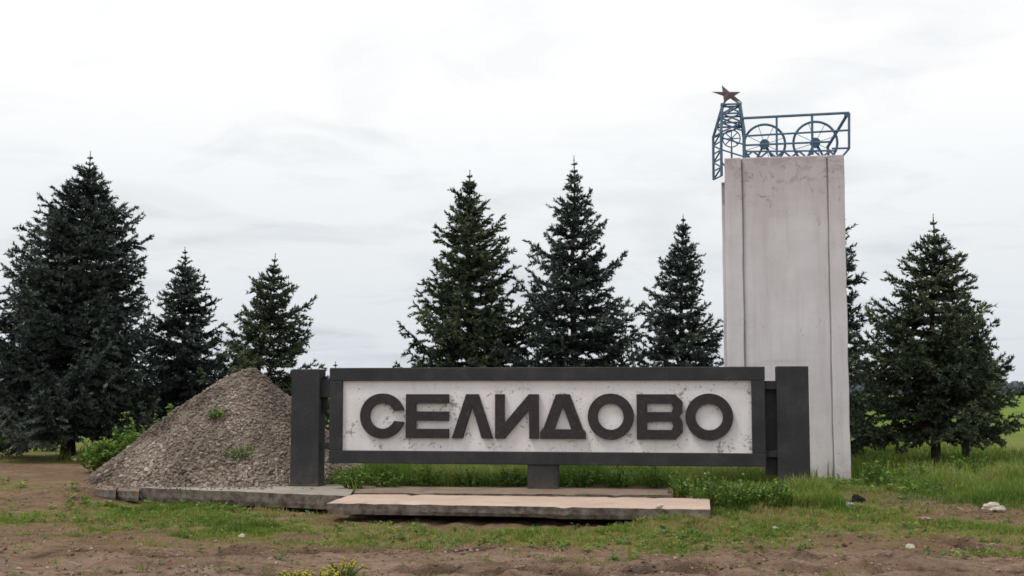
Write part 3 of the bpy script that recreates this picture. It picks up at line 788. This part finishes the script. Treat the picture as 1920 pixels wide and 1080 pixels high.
for i, (px, py, w_, h_, m_, lb) in enumerate(((87, 926, 16, 7, M_ROCKP, 'small pale stone on the soil mound near the concrete blocks'), (129, 923, 15, 6, M_ROCKP, 'flat cream stone on the soil mound near the concrete blocks'),
        (454, 1008, 14, 7, M_ROCKP, 'single whitish stone on bare soil below the bright grass patch'), (1453, 994, 13, 7, M_ROCKP, 'whitish stone in patchy turf before the pylon'),
        (143, 862, 20, 9, M_ROCKP, 'pale stone beside the trunk of the biggest spruce'), (1707, 1030, 20, 10, M_ROCKP, 'yellowish stone in the mud by the wheel ruts'),
        (1160, 982, 14, 5, M_ROCKP, 'pale chip of concrete in front of the long slab'), (1250, 1052, 12, 6, M_ROCKB, 'brown stone on the bare road soil'),
        (1468, 935, 26, 9, M_ROCKB, 'brown clod among tall grass near the end of the slab'), (1735, 975, 26, 6, M_ROCKB, 'flat tan stone before the brown rock'))):
    boulder('stone', px, py, w_, h_, m_, lb, 'stone', 20 + i, .4)
p = on_z(1236, 953, 0.0)
V, T, tn = lumps(np.zeros((1, 3)), np.array([.06]), .8)
o = np_obj('stone', V, T, M_ROCKP); o.location = (p[0], p[1] + .02, .03); tag(o, 'white stone lying on the edge of the long pink slab', 'stone')

# loose clods and pebbles over bare soil
n = 15000
x = rng.uniform(-9.5, 9.5, n); y = 12 + 10 * rng.random(n) ** 1.25
nr = 2600                                             # crumbs thrown up along the ruts
for pts, w, d in RUTS:
    m_ = int(nr / len(RUTS)); t_ = rng.random(m_) * (len(pts) - 1); i_ = t_.astype(int); f_ = t_ - i_; pa = np.array(pts)
    q_ = pa[i_] * (1 - f_)[:, None] + pa[np.minimum(i_ + 1, len(pts) - 1)] * f_[:, None]
    x = np.concatenate([x, q_[:, 0] + rng.normal(0, .2, m_)]); y = np.concatenate([y, q_[:, 1] + rng.normal(.02, w * 1.6, m_)])
n = len(x)
bare = covers(x, y)
dens = fbm(x * .9, y * 1.2, 70, 3)
k = (rng.random(n) > bare * .9) & (dens > .36) & ~((x > -5.8) & (x < 2.9) & (y > 16.7)) & ~((np.abs(x + 5) < 3.2) & (y > 20.4))
x, y = x[k], y[k]; sz = .006 + .050 * rng.beta(1.0, 6, len(x))
V, T, tone = lumps(np.stack([x, y, gz(x, y) + sz * .2], -1), sz, .7)
o = np_obj('soil_clods', V, T, M_CLOD, None, {'tone': tone}); tag(o, 'loose clods and pebbles scattered over the bare soil', 'clods', kind='stuff')

# ------------------------------------------------------------------ spruces
def norm(a): return a / np.maximum(np.linalg.norm(a, axis=-1, keepdims=True), 1e-9)
def spruce(px, apex_py, Y, R, pw, label, seed, mat=M_NEEDLE, zb=.35, up=.35, spacing=.27, per=8, dens=1.0, jag=.18, lean=0.0, trunk_r=.1, base_px=None, gap=1.08, coarse=1.25, tipk=2.2, leader=.62):
    r = np.random.default_rng(seed)
    bx = base_px if base_px is not None else px
    X0 = on_y(bx, 735, Y)[0]; z0 = float(gz(np.array([X0]), np.array([Y]))[0]); top = on_y(px, apex_py, Y); H = top[2] - z0
    lx = top[0] - X0
    root = tag(empty('spruce_tree', (X0, Y, z0)), label, 'tree', 'spruces behind the sign')
    def axis(z): return np.array([lx * z / H + .03 * math.sin(z * 1.3 + seed), .03 * math.cos(z * 1.7 + seed), z])
    # trunk
    bm = bmesh.new(); prev = None; nseg, m = 16, 8
    for i in range(nseg + 1):
        z = -.1 + (H + .05) * i / nseg; c = axis(z); rr = trunk_r * (1 - i / nseg) ** .9 + .006
        if i == 0: rr *= 1.35
        ring = [bm.verts.new((c[0] + rr * math.cos(2 * math.pi * j / m), c[1] + rr * math.sin(2 * math.pi * j / m), c[2])) for j in range(m)]
        if prev:
            for j in range(m): bm.faces.new((prev[j], prev[(j + 1) % m], ring[(j + 1) % m], ring[j]))
        prev = ring
    bm.faces.new(prev)
    bm_obj('trunk', bm, M_BARK, root, True)
    A, B, TN, RAD = [], [], [], []         # twig start, end, tone, brush radius
    limbs = bmesh.new()
    z = zb; wi = 0
    lopside = r.uniform(0, 6.28)
    while z < H - leader * .75:
        d = (H - z) / (H - zb)
        wob = r.uniform(.92, 1.08)
        def prof_at(zq):
            q_ = min(max((H - leader * .5 - zq) / (H - leader * .5 - zb), 0.0), 1.0)
            return R * wob * min(q_ ** pw, .02 + q_ * tipk) * (1.0 if q_ < .88 else 1 - (q_ - .88) * 1.0)
        nb = max(5, int(per * 1.45 * (.5 + .55 * d)))
        off = r.uniform(0, 6.28)
        for b in range(nb):
            an = off + 2 * math.pi * b / nb + r.normal(0, .22)
            zz = z + r.uniform(-.05, .05)
            elev = min(up * (1.5 - 1.25 * d) + r.normal(0, .09) + (.22 if d < .12 else 0), .78)
            L = prof_at(zz)                                   # the tip, not the root, has to meet the crown's outline
            for _ in range(8):
                L = .5 * L + .5 * prof_at(zz + L * (.9 * math.tan(elev) + .12))
            L *= (1 + r.normal(0, jag)) * (1 + .10 * math.cos(an - lopside))
            if r.random() < .22: L *= r.uniform(.6, .85)
            L = max(L, .08)
            c0 = axis(zz); h = np.array([math.cos(an), math.sin(an), 0.0])
            sag = -.16 * L * d; curl = .15 * L
            def pt(s):
                return c0 + h * (L * s) + np.array([0, 0, math.tan(elev) * L * s * .9 + sag * math.sin(min(s, 1) * math.pi) + curl * s ** 3])
            tone_b = r.normal(.43, .16)
            ns = max(3, int(L / .16))
            P = [pt(s / ns) for s in range(ns + 1)]
            for i in range(ns):
                if P[i + 1] is not None:
                    if L * (i + .5) / ns > .12 * L:
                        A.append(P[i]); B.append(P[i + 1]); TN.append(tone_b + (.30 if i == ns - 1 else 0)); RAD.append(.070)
            if L > .5: bm_tube(limbs, P[0], P[max(1, int(ns * .6))], .010 + .006 * L, 4, .006)
            side = np.array([-h[1], h[0], 0.0])
            step = .085 * coarse / dens
            s = .16 * L if L > .5 else .03
            sg = 1
            while s < L - .03:
                f = s / L
                tl_ = (.16 + .27 * L * (1 - f) ** .8 * min(1, f * 3.0 + .25)) * r.uniform(.7, 1.2)
                tl_ = min(tl_ * (.6 + .4 * coarse), .56)
                p0 = pt(f)
                sp = r.normal(.95, .15)
                dirv = h * math.cos(sp) + side * (sg * math.sin(sp)) + np.array([0, 0, r.normal(-.05 - .30 * d * abs(math.sin(sp)), .17) + math.tan(elev) * .6])
                dirv = dirv / np.linalg.norm(dirv)
                p1 = p0 + dirv * tl_ * .55; p2 = p0 + (dirv * tl_) + np.array([0, 0, .035 * r.normal(.4, 1)])
                tt = tone_b + r.normal(0, .12)
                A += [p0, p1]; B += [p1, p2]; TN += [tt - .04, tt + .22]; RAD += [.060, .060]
                if tl_ > .26:                                   # third-order twigs
                    for q_ in (.35, .6, .8):
                        s3 = 1 if r.random() < .5 else -1
                        pv = p0 + dirv * tl_ * q_
                        d3 = norm(dirv * .75 + s3 * np.cross(dirv, (0, 0, 1)) * .75 + np.array([0, 0, r.normal(-.1, .25)]))
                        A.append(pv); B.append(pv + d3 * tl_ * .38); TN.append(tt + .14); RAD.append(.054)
                sg = -sg; s += step * r.uniform(.7, 1.3)
        z += gap * spacing * r.uniform(.75, 1.2) * (.62 + .45 * d); wi += 1
    # leader with its last little whorls
    for i in range(8):
        z1 = H - leader * (1 - i / 8); A.append(axis(z1)); B.append(axis(z1 + leader * .135)); TN.append(.5); RAD.append(.045 - .0045 * i)
    for zt, ll in ((.32 * leader, .06), (.58 * leader, .11), (.80 * leader, .19)):
        a0_ = r.uniform(0, 6.28)
        for an in a0_ + np.arange(6) * 1.05:
            A.append(axis(H - zt)); B.append(axis(H - zt) + np.array([math.cos(an) * ll, math.sin(an) * ll, ll * .55])); TN.append(.6); RAD.append(.042)
    A = np.array(A); B = np.array(B); TN = np.array(TN); RAD = np.array(RAD) * (.5 + .5 * coarse)
    Ln = np.linalg.norm(B - A, axis=1)
    cnt = np.maximum(2, (Ln / .0105 * dens).astype(int))
    ti = np.repeat(np.arange(len(A)), cnt); N = len(ti)
    t = r.random(N); p = A[ti] + (B - A)[ti] * t[:, None]; ax = norm((B - A)[ti])
    rv = r.normal(size=(N, 3)); rv -= ax * (rv * ax).sum(1)[:, None]; rv = norm(rv)
    rv[:, 2] += .25
    nd = norm(ax * 1.05 + rv)
    ln = RAD[ti] * r.uniform(.8, 1.7, N)
    wd = norm(np.cross(nd, r.normal(size=(N, 3)) * .75 + np.array([0, -.25, .9]))) * (r.uniform(.012, .021, N) * coarse)[:, None]
    V = np.stack([p - wd, p + wd, p + nd * ln[:, None]], 1).reshape(-1, 3)
    T = np.arange(N * 3).reshape(-1, 3)
    tn = np.clip(np.repeat(TN[ti] + r.normal(0, .10, N), 3), 0, 1)
    cr_ = np_obj('crown', V, T, mat, root, {'tone': tn})
    lo_ = bm_obj('limbs', limbs, M_BARK, cr_); lo_['kind'] = 'stuff'
    return N
tot = 0
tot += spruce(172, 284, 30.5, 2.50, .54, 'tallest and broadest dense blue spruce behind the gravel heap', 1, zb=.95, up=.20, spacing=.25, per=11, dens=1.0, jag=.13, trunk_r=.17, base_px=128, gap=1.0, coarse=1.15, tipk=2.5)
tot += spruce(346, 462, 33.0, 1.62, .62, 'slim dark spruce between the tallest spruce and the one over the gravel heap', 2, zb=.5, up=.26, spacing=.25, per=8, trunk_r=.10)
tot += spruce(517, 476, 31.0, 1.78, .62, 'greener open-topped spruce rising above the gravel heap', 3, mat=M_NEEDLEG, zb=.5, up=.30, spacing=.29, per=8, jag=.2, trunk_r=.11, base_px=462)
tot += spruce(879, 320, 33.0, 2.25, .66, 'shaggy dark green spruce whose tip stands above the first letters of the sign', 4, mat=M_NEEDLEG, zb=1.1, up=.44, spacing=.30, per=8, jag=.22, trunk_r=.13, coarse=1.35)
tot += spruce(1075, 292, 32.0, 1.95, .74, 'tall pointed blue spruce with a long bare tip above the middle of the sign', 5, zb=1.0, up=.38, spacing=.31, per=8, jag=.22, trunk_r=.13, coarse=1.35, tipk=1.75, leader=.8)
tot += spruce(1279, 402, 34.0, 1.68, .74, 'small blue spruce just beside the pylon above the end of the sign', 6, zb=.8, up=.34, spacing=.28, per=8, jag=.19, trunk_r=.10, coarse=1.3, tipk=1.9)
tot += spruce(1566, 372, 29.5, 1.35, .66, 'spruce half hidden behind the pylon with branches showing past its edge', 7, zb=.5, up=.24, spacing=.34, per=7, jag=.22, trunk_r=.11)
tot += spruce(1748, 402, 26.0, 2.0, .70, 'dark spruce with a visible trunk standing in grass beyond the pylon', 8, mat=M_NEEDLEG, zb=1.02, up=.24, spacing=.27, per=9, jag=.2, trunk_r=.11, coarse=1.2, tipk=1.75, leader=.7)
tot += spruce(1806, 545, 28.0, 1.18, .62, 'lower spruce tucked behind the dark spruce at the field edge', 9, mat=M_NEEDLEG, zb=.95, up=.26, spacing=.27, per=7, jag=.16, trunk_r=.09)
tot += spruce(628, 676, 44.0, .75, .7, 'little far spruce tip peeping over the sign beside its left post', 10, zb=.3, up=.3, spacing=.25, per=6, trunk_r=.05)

# ------------------------------------------------------------------ grass
def blades(name, x, y, h, w, tone, mat, label, lean=.45):
    n = len(x); z = gz(x, y) - .01
    an = rng.uniform(0, 2 * math.pi, n); ld = np.stack([np.cos(an), np.sin(an)], -1)
    ln = np.abs(rng.normal(0, lean, n)) + .08
    fa = rng.uniform(0, math.pi, n); wx = np.stack([np.cos(fa), np.sin(fa), np.zeros(n)], -1) * w[:, None] * .5
    b = np.stack([x, y, z], -1)
    m = b + np.stack([ld[:, 0] * ln * h * .35, ld[:, 1] * ln * h * .35, h * .6], -1)
    t = b + np.stack([ld[:, 0] * ln * h * 1.1, ld[:, 1] * ln * h * 1.1, h * np.clip(1.0 - ln * .35, .35, 1)], -1)
    V = np.stack([b - wx, b + wx, m - wx * .75, m + wx * .75, t], 1).reshape(-1, 3)
    k0 = (np.arange(n) * 5)[:, None]
    T = np.concatenate([k0 + [[0, 1, 3]], k0 + [[0, 3, 2]], k0 + [[2, 3, 4]]], 0)
    o_ = np_obj(name, V, T, mat, None, {'tone': np.repeat(np.clip(tone, 0, 1), 5)})
    return tag(o_, label, 'grass', kind='stuff')
def on_concrete(x, y):
    m = np.zeros(len(x), bool)
    for q in (((612, 943), (1332, 955), (1330, 934), (664, 926)), ((264, 914), (655, 930), (668, 908), (290, 901)), ((664, 924.5), (1262, 929), (1262, 913), (672, 908)),
              ((176, 919), (264, 921), (266, 906), (180, 906))):
        P = [on_z(a_, b_, 0)[:2] for a_, b_ in q]; ins = np.ones(len(x), bool)
        for i in range(4):
            a_, b_ = P[i], P[(i + 1) % 4]
            ins &= ((b_[0] - a_[0]) * (y - a_[1]) - (b_[1] - a_[1]) * (x - a_[0])) > -.02
        m |= ins
    return m
# short turf in clumps
nc = 30000
cx_ = rng.uniform(-9.4, 9.4, nc); cy_ = 12.2 + 8.8 * rng.random(nc)
g = covers(cx_, cy_) ** 1.2 + (fbm(cx_ * 1.1, cy_ * 1.8, 77, 4) - .5) * 1.2 + (fbm(cx_ * 3, cy_ * 4, 78, 3) - .5) * 1.3
k = (rng.random(nc) < np.clip((g - .12) * .85, 0.008, .75)) & (heap_h(cx_, cy_) < -.05)
cx_, cy_, g = cx_[k], cy_[k], np.clip(g[k], 0, 1)
per = 11
x = np.repeat(cx_, per) + rng.normal(0, .045, len(cx_) * per); y = np.repeat(cy_, per) + rng.normal(0, .045, len(cx_) * per); gg = np.repeat(g, per)
k = ~on_concrete(x, y); x, y, gg = x[k], y[k], gg[k]
h = (.022 + .075 * gg) * rng.uniform(.5, 1.5, len(x)) * (.5 + 1.0 * fbm(x * 3, y * 3, 301, 2))
dry = fbm(x * .8, y * 1.1, 123, 3)
tone = .50 + (dry - .5) * 1.9 + rng.normal(0, .24, len(x)) + .40 * (1 - gg)
blades('turf_grass', x, y, h, rng.uniform(.006, .012, len(x)), tone, M_GRASS, 'short patchy turf on the soil in front of the slabs', .6)
# tall grass right of the slab, around the pylon and behind the sign
def scatter(n, x0, x1, y0, y1):
    return rng.uniform(x0, x1, n), rng.uniform(y0, y1, n)
x1_, y1_ = scatter(70000, 2.9, 9.6, 16.7, 22.8)
edge = sstep(17.6, 20.0, y1_ + (fbm(x1_ * 1.2, y1_ * 1.2, 5, 3) - .5) * 2.2) * sstep(2.7, 3.4, x1_ + (y1_ - 18) * .35)
k = rng.random(len(x1_)) < edge * .75 * (.45 + .9 * sstep(.35, .6, fbm(x1_ * .9, y1_ * .9, 15, 3))); x1_, y1_, ed = x1_[k], y1_[k], edge[k]
h1 = (.05 + .09 * ed + .16 * ed * sstep(6.9, 7.6, x1_ + (fbm(x1_, y1_, 8, 2) - .5)) + .12 * ed * sstep(.52, .66, fbm(x1_ * .8, y1_ * .8, 19, 3))) * rng.uniform(.5, 1.25, len(x1_)) * (.6 + .8 * fbm(x1_ * 1.5, y1_ * 1.5, 16, 2))
xa, ya = scatter(9000, 3.25, 5.0, 18.5, 19.7); ha = rng.uniform(.14, .36, len(xa)) * (.55 + .9 * fbm(xa * 2.2, ya * 2.2, 61, 2))
xb, yb = scatter(7000, 3.2, 5.3, 20.2, 22.2); hb = rng.uniform(.25, .52, len(xb))
x1_ = np.concatenate([x1_, xa, xb]); y1_ = np.concatenate([y1_, ya, yb]); h1 = np.concatenate([h1, ha, hb])
h1 = h1 * np.where((x1_ > 4.9) & (x1_ < 6.6) & (y1_ > 18.8), .5, 1.0)
x2_, y2_ = scatter(30000, -3.4, 3.6, 20.1, 23.6)
k = ~on_concrete(x2_, y2_) & (heap_h(x2_, y2_) < 0); x2_, y2_ = x2_[k], y2_[k]
h2_ = rng.uniform(.15, .42, len(x2_)) * (.6 + .8 * fbm(x2_ * 1.6, y2_ * 1.6, 18, 2))
x3_, y3_ = scatter(46000, -11, 13, 23, 36)
k = (heap_h(x3_, y3_) < 0) & (rng.random(len(x3_)) < np.where(x3_ < -5.5, sstep(28.5, 31, y3_), 1.0)); x3_, y3_ = x3_[k], y3_[k]
h3_ = rng.uniform(.14, .42, len(x3_))
x = np.concatenate([x1_, x2_, x3_]); y = np.concatenate([y1_, y2_, y3_]); h = np.concatenate([h1, h2_, h3_])
tone = .47 + (fbm(x * .9, y * .9, 200, 3) - .5) * 1.3 + rng.normal(0, .20, len(x))
w_ = np.where(y > 23, rng.uniform(.012, .024, len(x)), rng.uniform(.008, .015, len(x)))
blades('tall_grass', x, y, h, w_, tone, M_TALL, 'tall green grass growing behind the sign and around the pylon', .42)

def low_weeds(name, x, y, nl, size, label):
    n_ = len(x); z = gz(x, y)
    ti = np.repeat(np.arange(n_), nl); N = len(ti)
    an = rng.uniform(0, 6.28, N); el_ = rng.uniform(.15, 1.1, N); sp_ = size[ti]
    p = np.stack([x[ti] + rng.normal(0, .3, N) * sp_, y[ti] + rng.normal(0, .3, N) * sp_, z[ti] + rng.uniform(0, .9, N) * sp_], -1)
    d = np.stack([np.cos(an) * np.cos(el_), np.sin(an) * np.cos(el_), np.sin(el_) * .7], -1); s2 = norm(np.cross(d, np.array([0, 0, 1.0])))
    L = (sp_ * rng.uniform(.5, 1.0, N))[:, None]
    V = np.stack([p, p + d * L * .5 + s2 * L * .30, p + d * L - np.array([0, 0, .15]) * L, p + d * L * .5 - s2 * L * .30], 1).reshape(-1, 3)
    k0 = (np.arange(N) * 4)[:, None]
    T = np.concatenate([k0 + [[0, 1, 2]], k0 + [[0, 2, 3]]], 0)
    tn = np.clip(np.repeat(np.repeat(rng.normal(.5, .25, n_), nl) + rng.normal(0, .1, N), 4), 0, 1)
    return tag(np_obj(name, V, T, M_LEAF, None, {'tone': tn}), label, 'weeds', kind='stuff')
n = 5200
x = rng.uniform(-9.4, 9.4, n); y = rng.uniform(13.6, 22.5, n)
g = covers(x, y) * .8 + (fbm(x * 1.5, y * 1.5, 400, 3) - .5) * 1.5
k = (rng.random(n) < np.clip(g, .015, 1)) & ~on_concrete(x, y) & (heap_h(x, y) < -.1); x, y = x[k], y[k]
low_weeds('low_weeds', x, y, 16, rng.uniform(.03, .085, len(x)) * (1 + .5 * sstep(18, 21, y)), 'low broad-leaved weeds scattered through the turf')

# gravel that has rolled off the heap onto the slab and the soil
n = 1500
x = rng.uniform(-8.2, -3.3, n); y = 20.0 + 1.9 * rng.random(n) ** .8
k = (rng.random(n) < np.clip(1.15 + heap_h(x, y) * 1.6, 0, 1)) & (heap_h(x, y) < .03) & ~((x > -3.95) & (x < -3.1) & (y > 20.7)); x, y = x[k], y[k]
sz = .010 + .030 * rng.beta(1.1, 5, len(x)); onc = on_concrete(x, y)
V, T, tone = lumps(np.stack([x - HC[0], y - HC[1], np.where(onc, 0.0, gz(x, y)) + sz * .35], -1), sz, .8)
lg = np_obj('loose_gravel', V, T, M_GRAVEL, heap, {'tone': tone}); lg['kind'] = 'stuff'

# ------------------------------------------------------------------ leafy weeds and shrubs
def leafy(name, loc, height, spread, nstem, nleaf, lsize, label, cat, seed, mat=M_LEAF, flowers=None, nfl=0, group=None, fsize=.02):
    r = np.random.default_rng(seed)
    root = tag(empty(name, loc), label, cat, group)
    bm = bmesh.new(); pts = []
    for i in range(nstem):
        an = r.uniform(0, 6.28); rad = spread * math.sqrt(r.random()); hh = height * r.uniform(.55, 1.0) * (1 - .45 * (rad / spread) ** 2)
        b = np.array([math.cos(an) * rad * .35, math.sin(an) * rad * .35, -.02]); tp = np.array([math.cos(an) * rad, math.sin(an) * rad, hh])
        mid = (b + tp) / 2 + np.array([0, 0, hh * .12])
        bm_tube(bm, b, mid, .007, 4, .005); bm_tube(bm, mid, tp, .005, 4, .003)
        for q in range(max(2, nleaf // nstem)):
            t = r.uniform(.12, 1) ** .8
            p = (1 - t) ** 2 * b + 2 * t * (1 - t) * mid + t * t * tp
            pts.append((p, t, an))
    bm_obj('stems', bm, M_LEAF if mat is M_LEAF else mat, root)
    n_ = len(pts); p = np.array([q[0] for q in pts]); t = np.array([q[1] for q in pts])
    d = norm(r.normal(size=(n_, 3)) * np.array([1, 1, .45]) + np.array([0, 0, .25])); s_ = norm(np.cross(d, r.normal(size=(n_, 3)) * .35 + np.array([0, 0, 1])))
    up_ = np.cross(s_, d); L = lsize * r.uniform(.6, 1.3, n_)[:, None]
    V = np.stack([p, p + d * L * .45 + s_ * L * .32 + up_ * L * .08, p + d * L - up_ * L * .12, p + d * L * .45 - s_ * L * .32 + up_ * L * .08, p + d * L * .5], 1).reshape(-1, 3)
    k0 = (np.arange(n_) * 5)[:, None]
    T = np.concatenate([k0 + [[0, 1, 4]], k0 + [[1, 2, 4]], k0 + [[2, 3, 4]], k0 + [[3, 0, 4]]], 0)
    tone = np.clip(np.repeat(r.normal(.5, .2, n_), 5), 0, 1)
    np_obj('leaves', V, T, mat, root, {'tone': tone})
    if flowers:
        tops = p[t > .55]; tops = tops[r.permutation(len(tops))[:nfl]]
        m = len(tops)
        Vv = IV[None] * fsize * r.uniform(.6, 1.3, (m, 1, 1)) * np.array([1, 1, .6]) + (tops + np.array([0, 0, .02]))[:, None, :]
        Tt = IF[None] + (np.arange(m) * len(IV))[:, None, None]
        fo_ = np_obj('flowers', Vv.reshape(-1, 3), Tt.reshape(-1, 3), flowers, root, {'tone': np.repeat(r.random(m), len(IV))}); fo_['kind'] = 'stuff'
    return root
def at_ground(px, Y):
    x_ = (px - 960) / F * Y; return (x_, Y, float(gz(np.array([x_]), np.array([Y]))[0]))
leafy('leafy_shrub', at_ground(196, 24.9), .80, .48, 40, 1000, .10, 'low bright green shrub at the outer foot of the gravel heap', 'shrub', 1)
leafy('leafy_shrub', at_ground(252, 25.1), 1.12, .55, 50, 1300, .10, 'middle bright green shrub of the three behind the gravel heap', 'shrub', 2)
leafy('leafy_shrub', at_ground(318, 25.5), 1.42, .55, 50, 1300, .10, 'taller green shrub behind the flank of the gravel heap', 'shrub', 3)
leafy('leafy_shrub', at_ground(366, 25.6), 1.66, .24, 16, 300, .10, 'thin yellowish green shoot peeping over the flank of the gravel heap', 'shrub', 4)
leafy('leafy_shrub', at_ground(95, 34.5), .85, .55, 24, 320, .14, 'yellow green bush seen beside the trunk of the tallest spruce', 'shrub', 5)
leafy('leafy_shrub', at_ground(22, 33.5), .8, .6, 24, 320, .14, 'small green bush under the outer branches of the tallest spruce', 'shrub', 6)
hx_, hy_ = HC[0] - .28, HC[1] - 1.32
leafy('weed_plant', (hx_, hy_, float(heap_h(np.array([hx_]), np.array([hy_]))[0])), .26, .16, 10, 90, .075, 'small weed sprouting on the face of the gravel heap', 'plant', 7)
leafy('weed_plant', (HC[0] + .35, HC[1] - 2.05, float(heap_h(np.array([HC[0] + .35]), np.array([HC[1] - 2.05]))[0])), .24, .34, 26, 220, .05, 'low pale weed near the foot of the gravel heap by the post', 'plant', 8)
leafy('weed_plant', at_ground(1316, 18.8), .66, .34, 26, 420, .06, 'pale-flowered weed growing at the end of the long slab', 'plant', 9, flowers=M_WHT, nfl=26, fsize=.014)
leafy('weed_plant', at_ground(1362, 18.6), .56, .36, 26, 420, .06, 'bushy weed between the long slab and the right sign post', 'plant', 10, flowers=M_WHT, nfl=12, fsize=.012)
leafy('weed_plant', at_ground(1272, 19.5), .50, .26, 20, 300, .06, 'leafy weed at the end of the foundation strip', 'plant', 11)
for i, (px, Y, hh, sp, lb) in enumerate(((668, 20.7, .42, .28, 'leafy weed clump at the start of the foundation strip by the heap'), (722, 21.0, .40, .3, 'weed clump along the foundation strip under the first letter of the sign'),
        (800, 21.2, .40, .3, 'weed clump behind the foundation strip under the second letter of the sign'), (880, 21.3, .42, .3, 'weed clump behind the foundation strip under the third letter of the sign'),
        (955, 21.1, .40, .28, 'weed clump behind the short middle leg of the sign'), (1085, 21.0, .40, .3, 'weed clump behind the foundation strip under the fifth letter of the sign'),
        (1160, 20.9, .40, .3, 'weed clump behind the foundation strip under the sixth letter of the sign'), (1230, 20.8, .44, .3, 'weed clump behind the foundation strip under the seventh letter of the sign'))):
    leafy('weed_plant', at_ground(px, Y), hh, sp * 1.2, 20, 320, .08, lb, 'plant', 30 + i)
for i, (px, Y, hh, sp, lb) in enumerate(((1408, 18.7, .50, .34, 'bushy weed before the lower corner of the sign frame'), (1450, 18.6, .46, .30, 'weed in front of the gap beside the right sign post'))):
    leafy('weed_plant', at_ground(px, Y), hh, sp, 26, 420, .06, lb, 'plant', 80 + i, flowers=M_WHT, nfl=6, fsize=.010)
for i, (px, Y, hh, sp, lb) in enumerate(((1640, 21.5, .55, .4, 'tall leafy weed right beside the foot of the pylon'), (1705, 22.5, .5, .4, 'leafy weed in the grass before the dark spruce trunk'),
        (1812, 23.5, .45, .45, 'leafy weed in the grass on the field side of the dark spruce'))):
    leafy('weed_plant', at_ground(px, Y), hh, sp, 16, 220, .09, lb, 'plant', 50 + i)
for i, (px, py, hh, lb) in enumerate(((650, 1086, .17, 'tallest yellow flowering weed on the bare road soil'), (560, 1087, .10, 'smallest yellow flowering weed on the bare road soil'), (610, 1092, .13, 'yellow flowering weed between the tallest and smallest ones'))):
    p = on_z(px, py, -.27)
    leafy('yellow_wildflower', at_ground(px, p[1]), hh * 1.05, .22, 34, 240, .022, lb, 'plant', 60 + i, flowers=M_YEL, nfl=90, fsize=.011)

# ------------------------------------------------------------------ far wood on the horizon
n = 5200
x = rng.uniform(-260, 460, n); y = 560 + rng.uniform(-12, 12, n)
hmax = 3.2 + 3.6 * fbm(x * .06, x * 0 + 3, 5, 4)
z = rng.random(n) ** .8 * hmax
s_ = rng.uniform(.8, 1.9, n)
V, T, tone = lumps(np.stack([x, y, z], -1), s_, .9)
o = np_obj('far_wood', V, T, M_FAR, None, {'tone': tone}); tag(o, 'far dark belt of trees along the horizon', 'wood', kind='stuff')
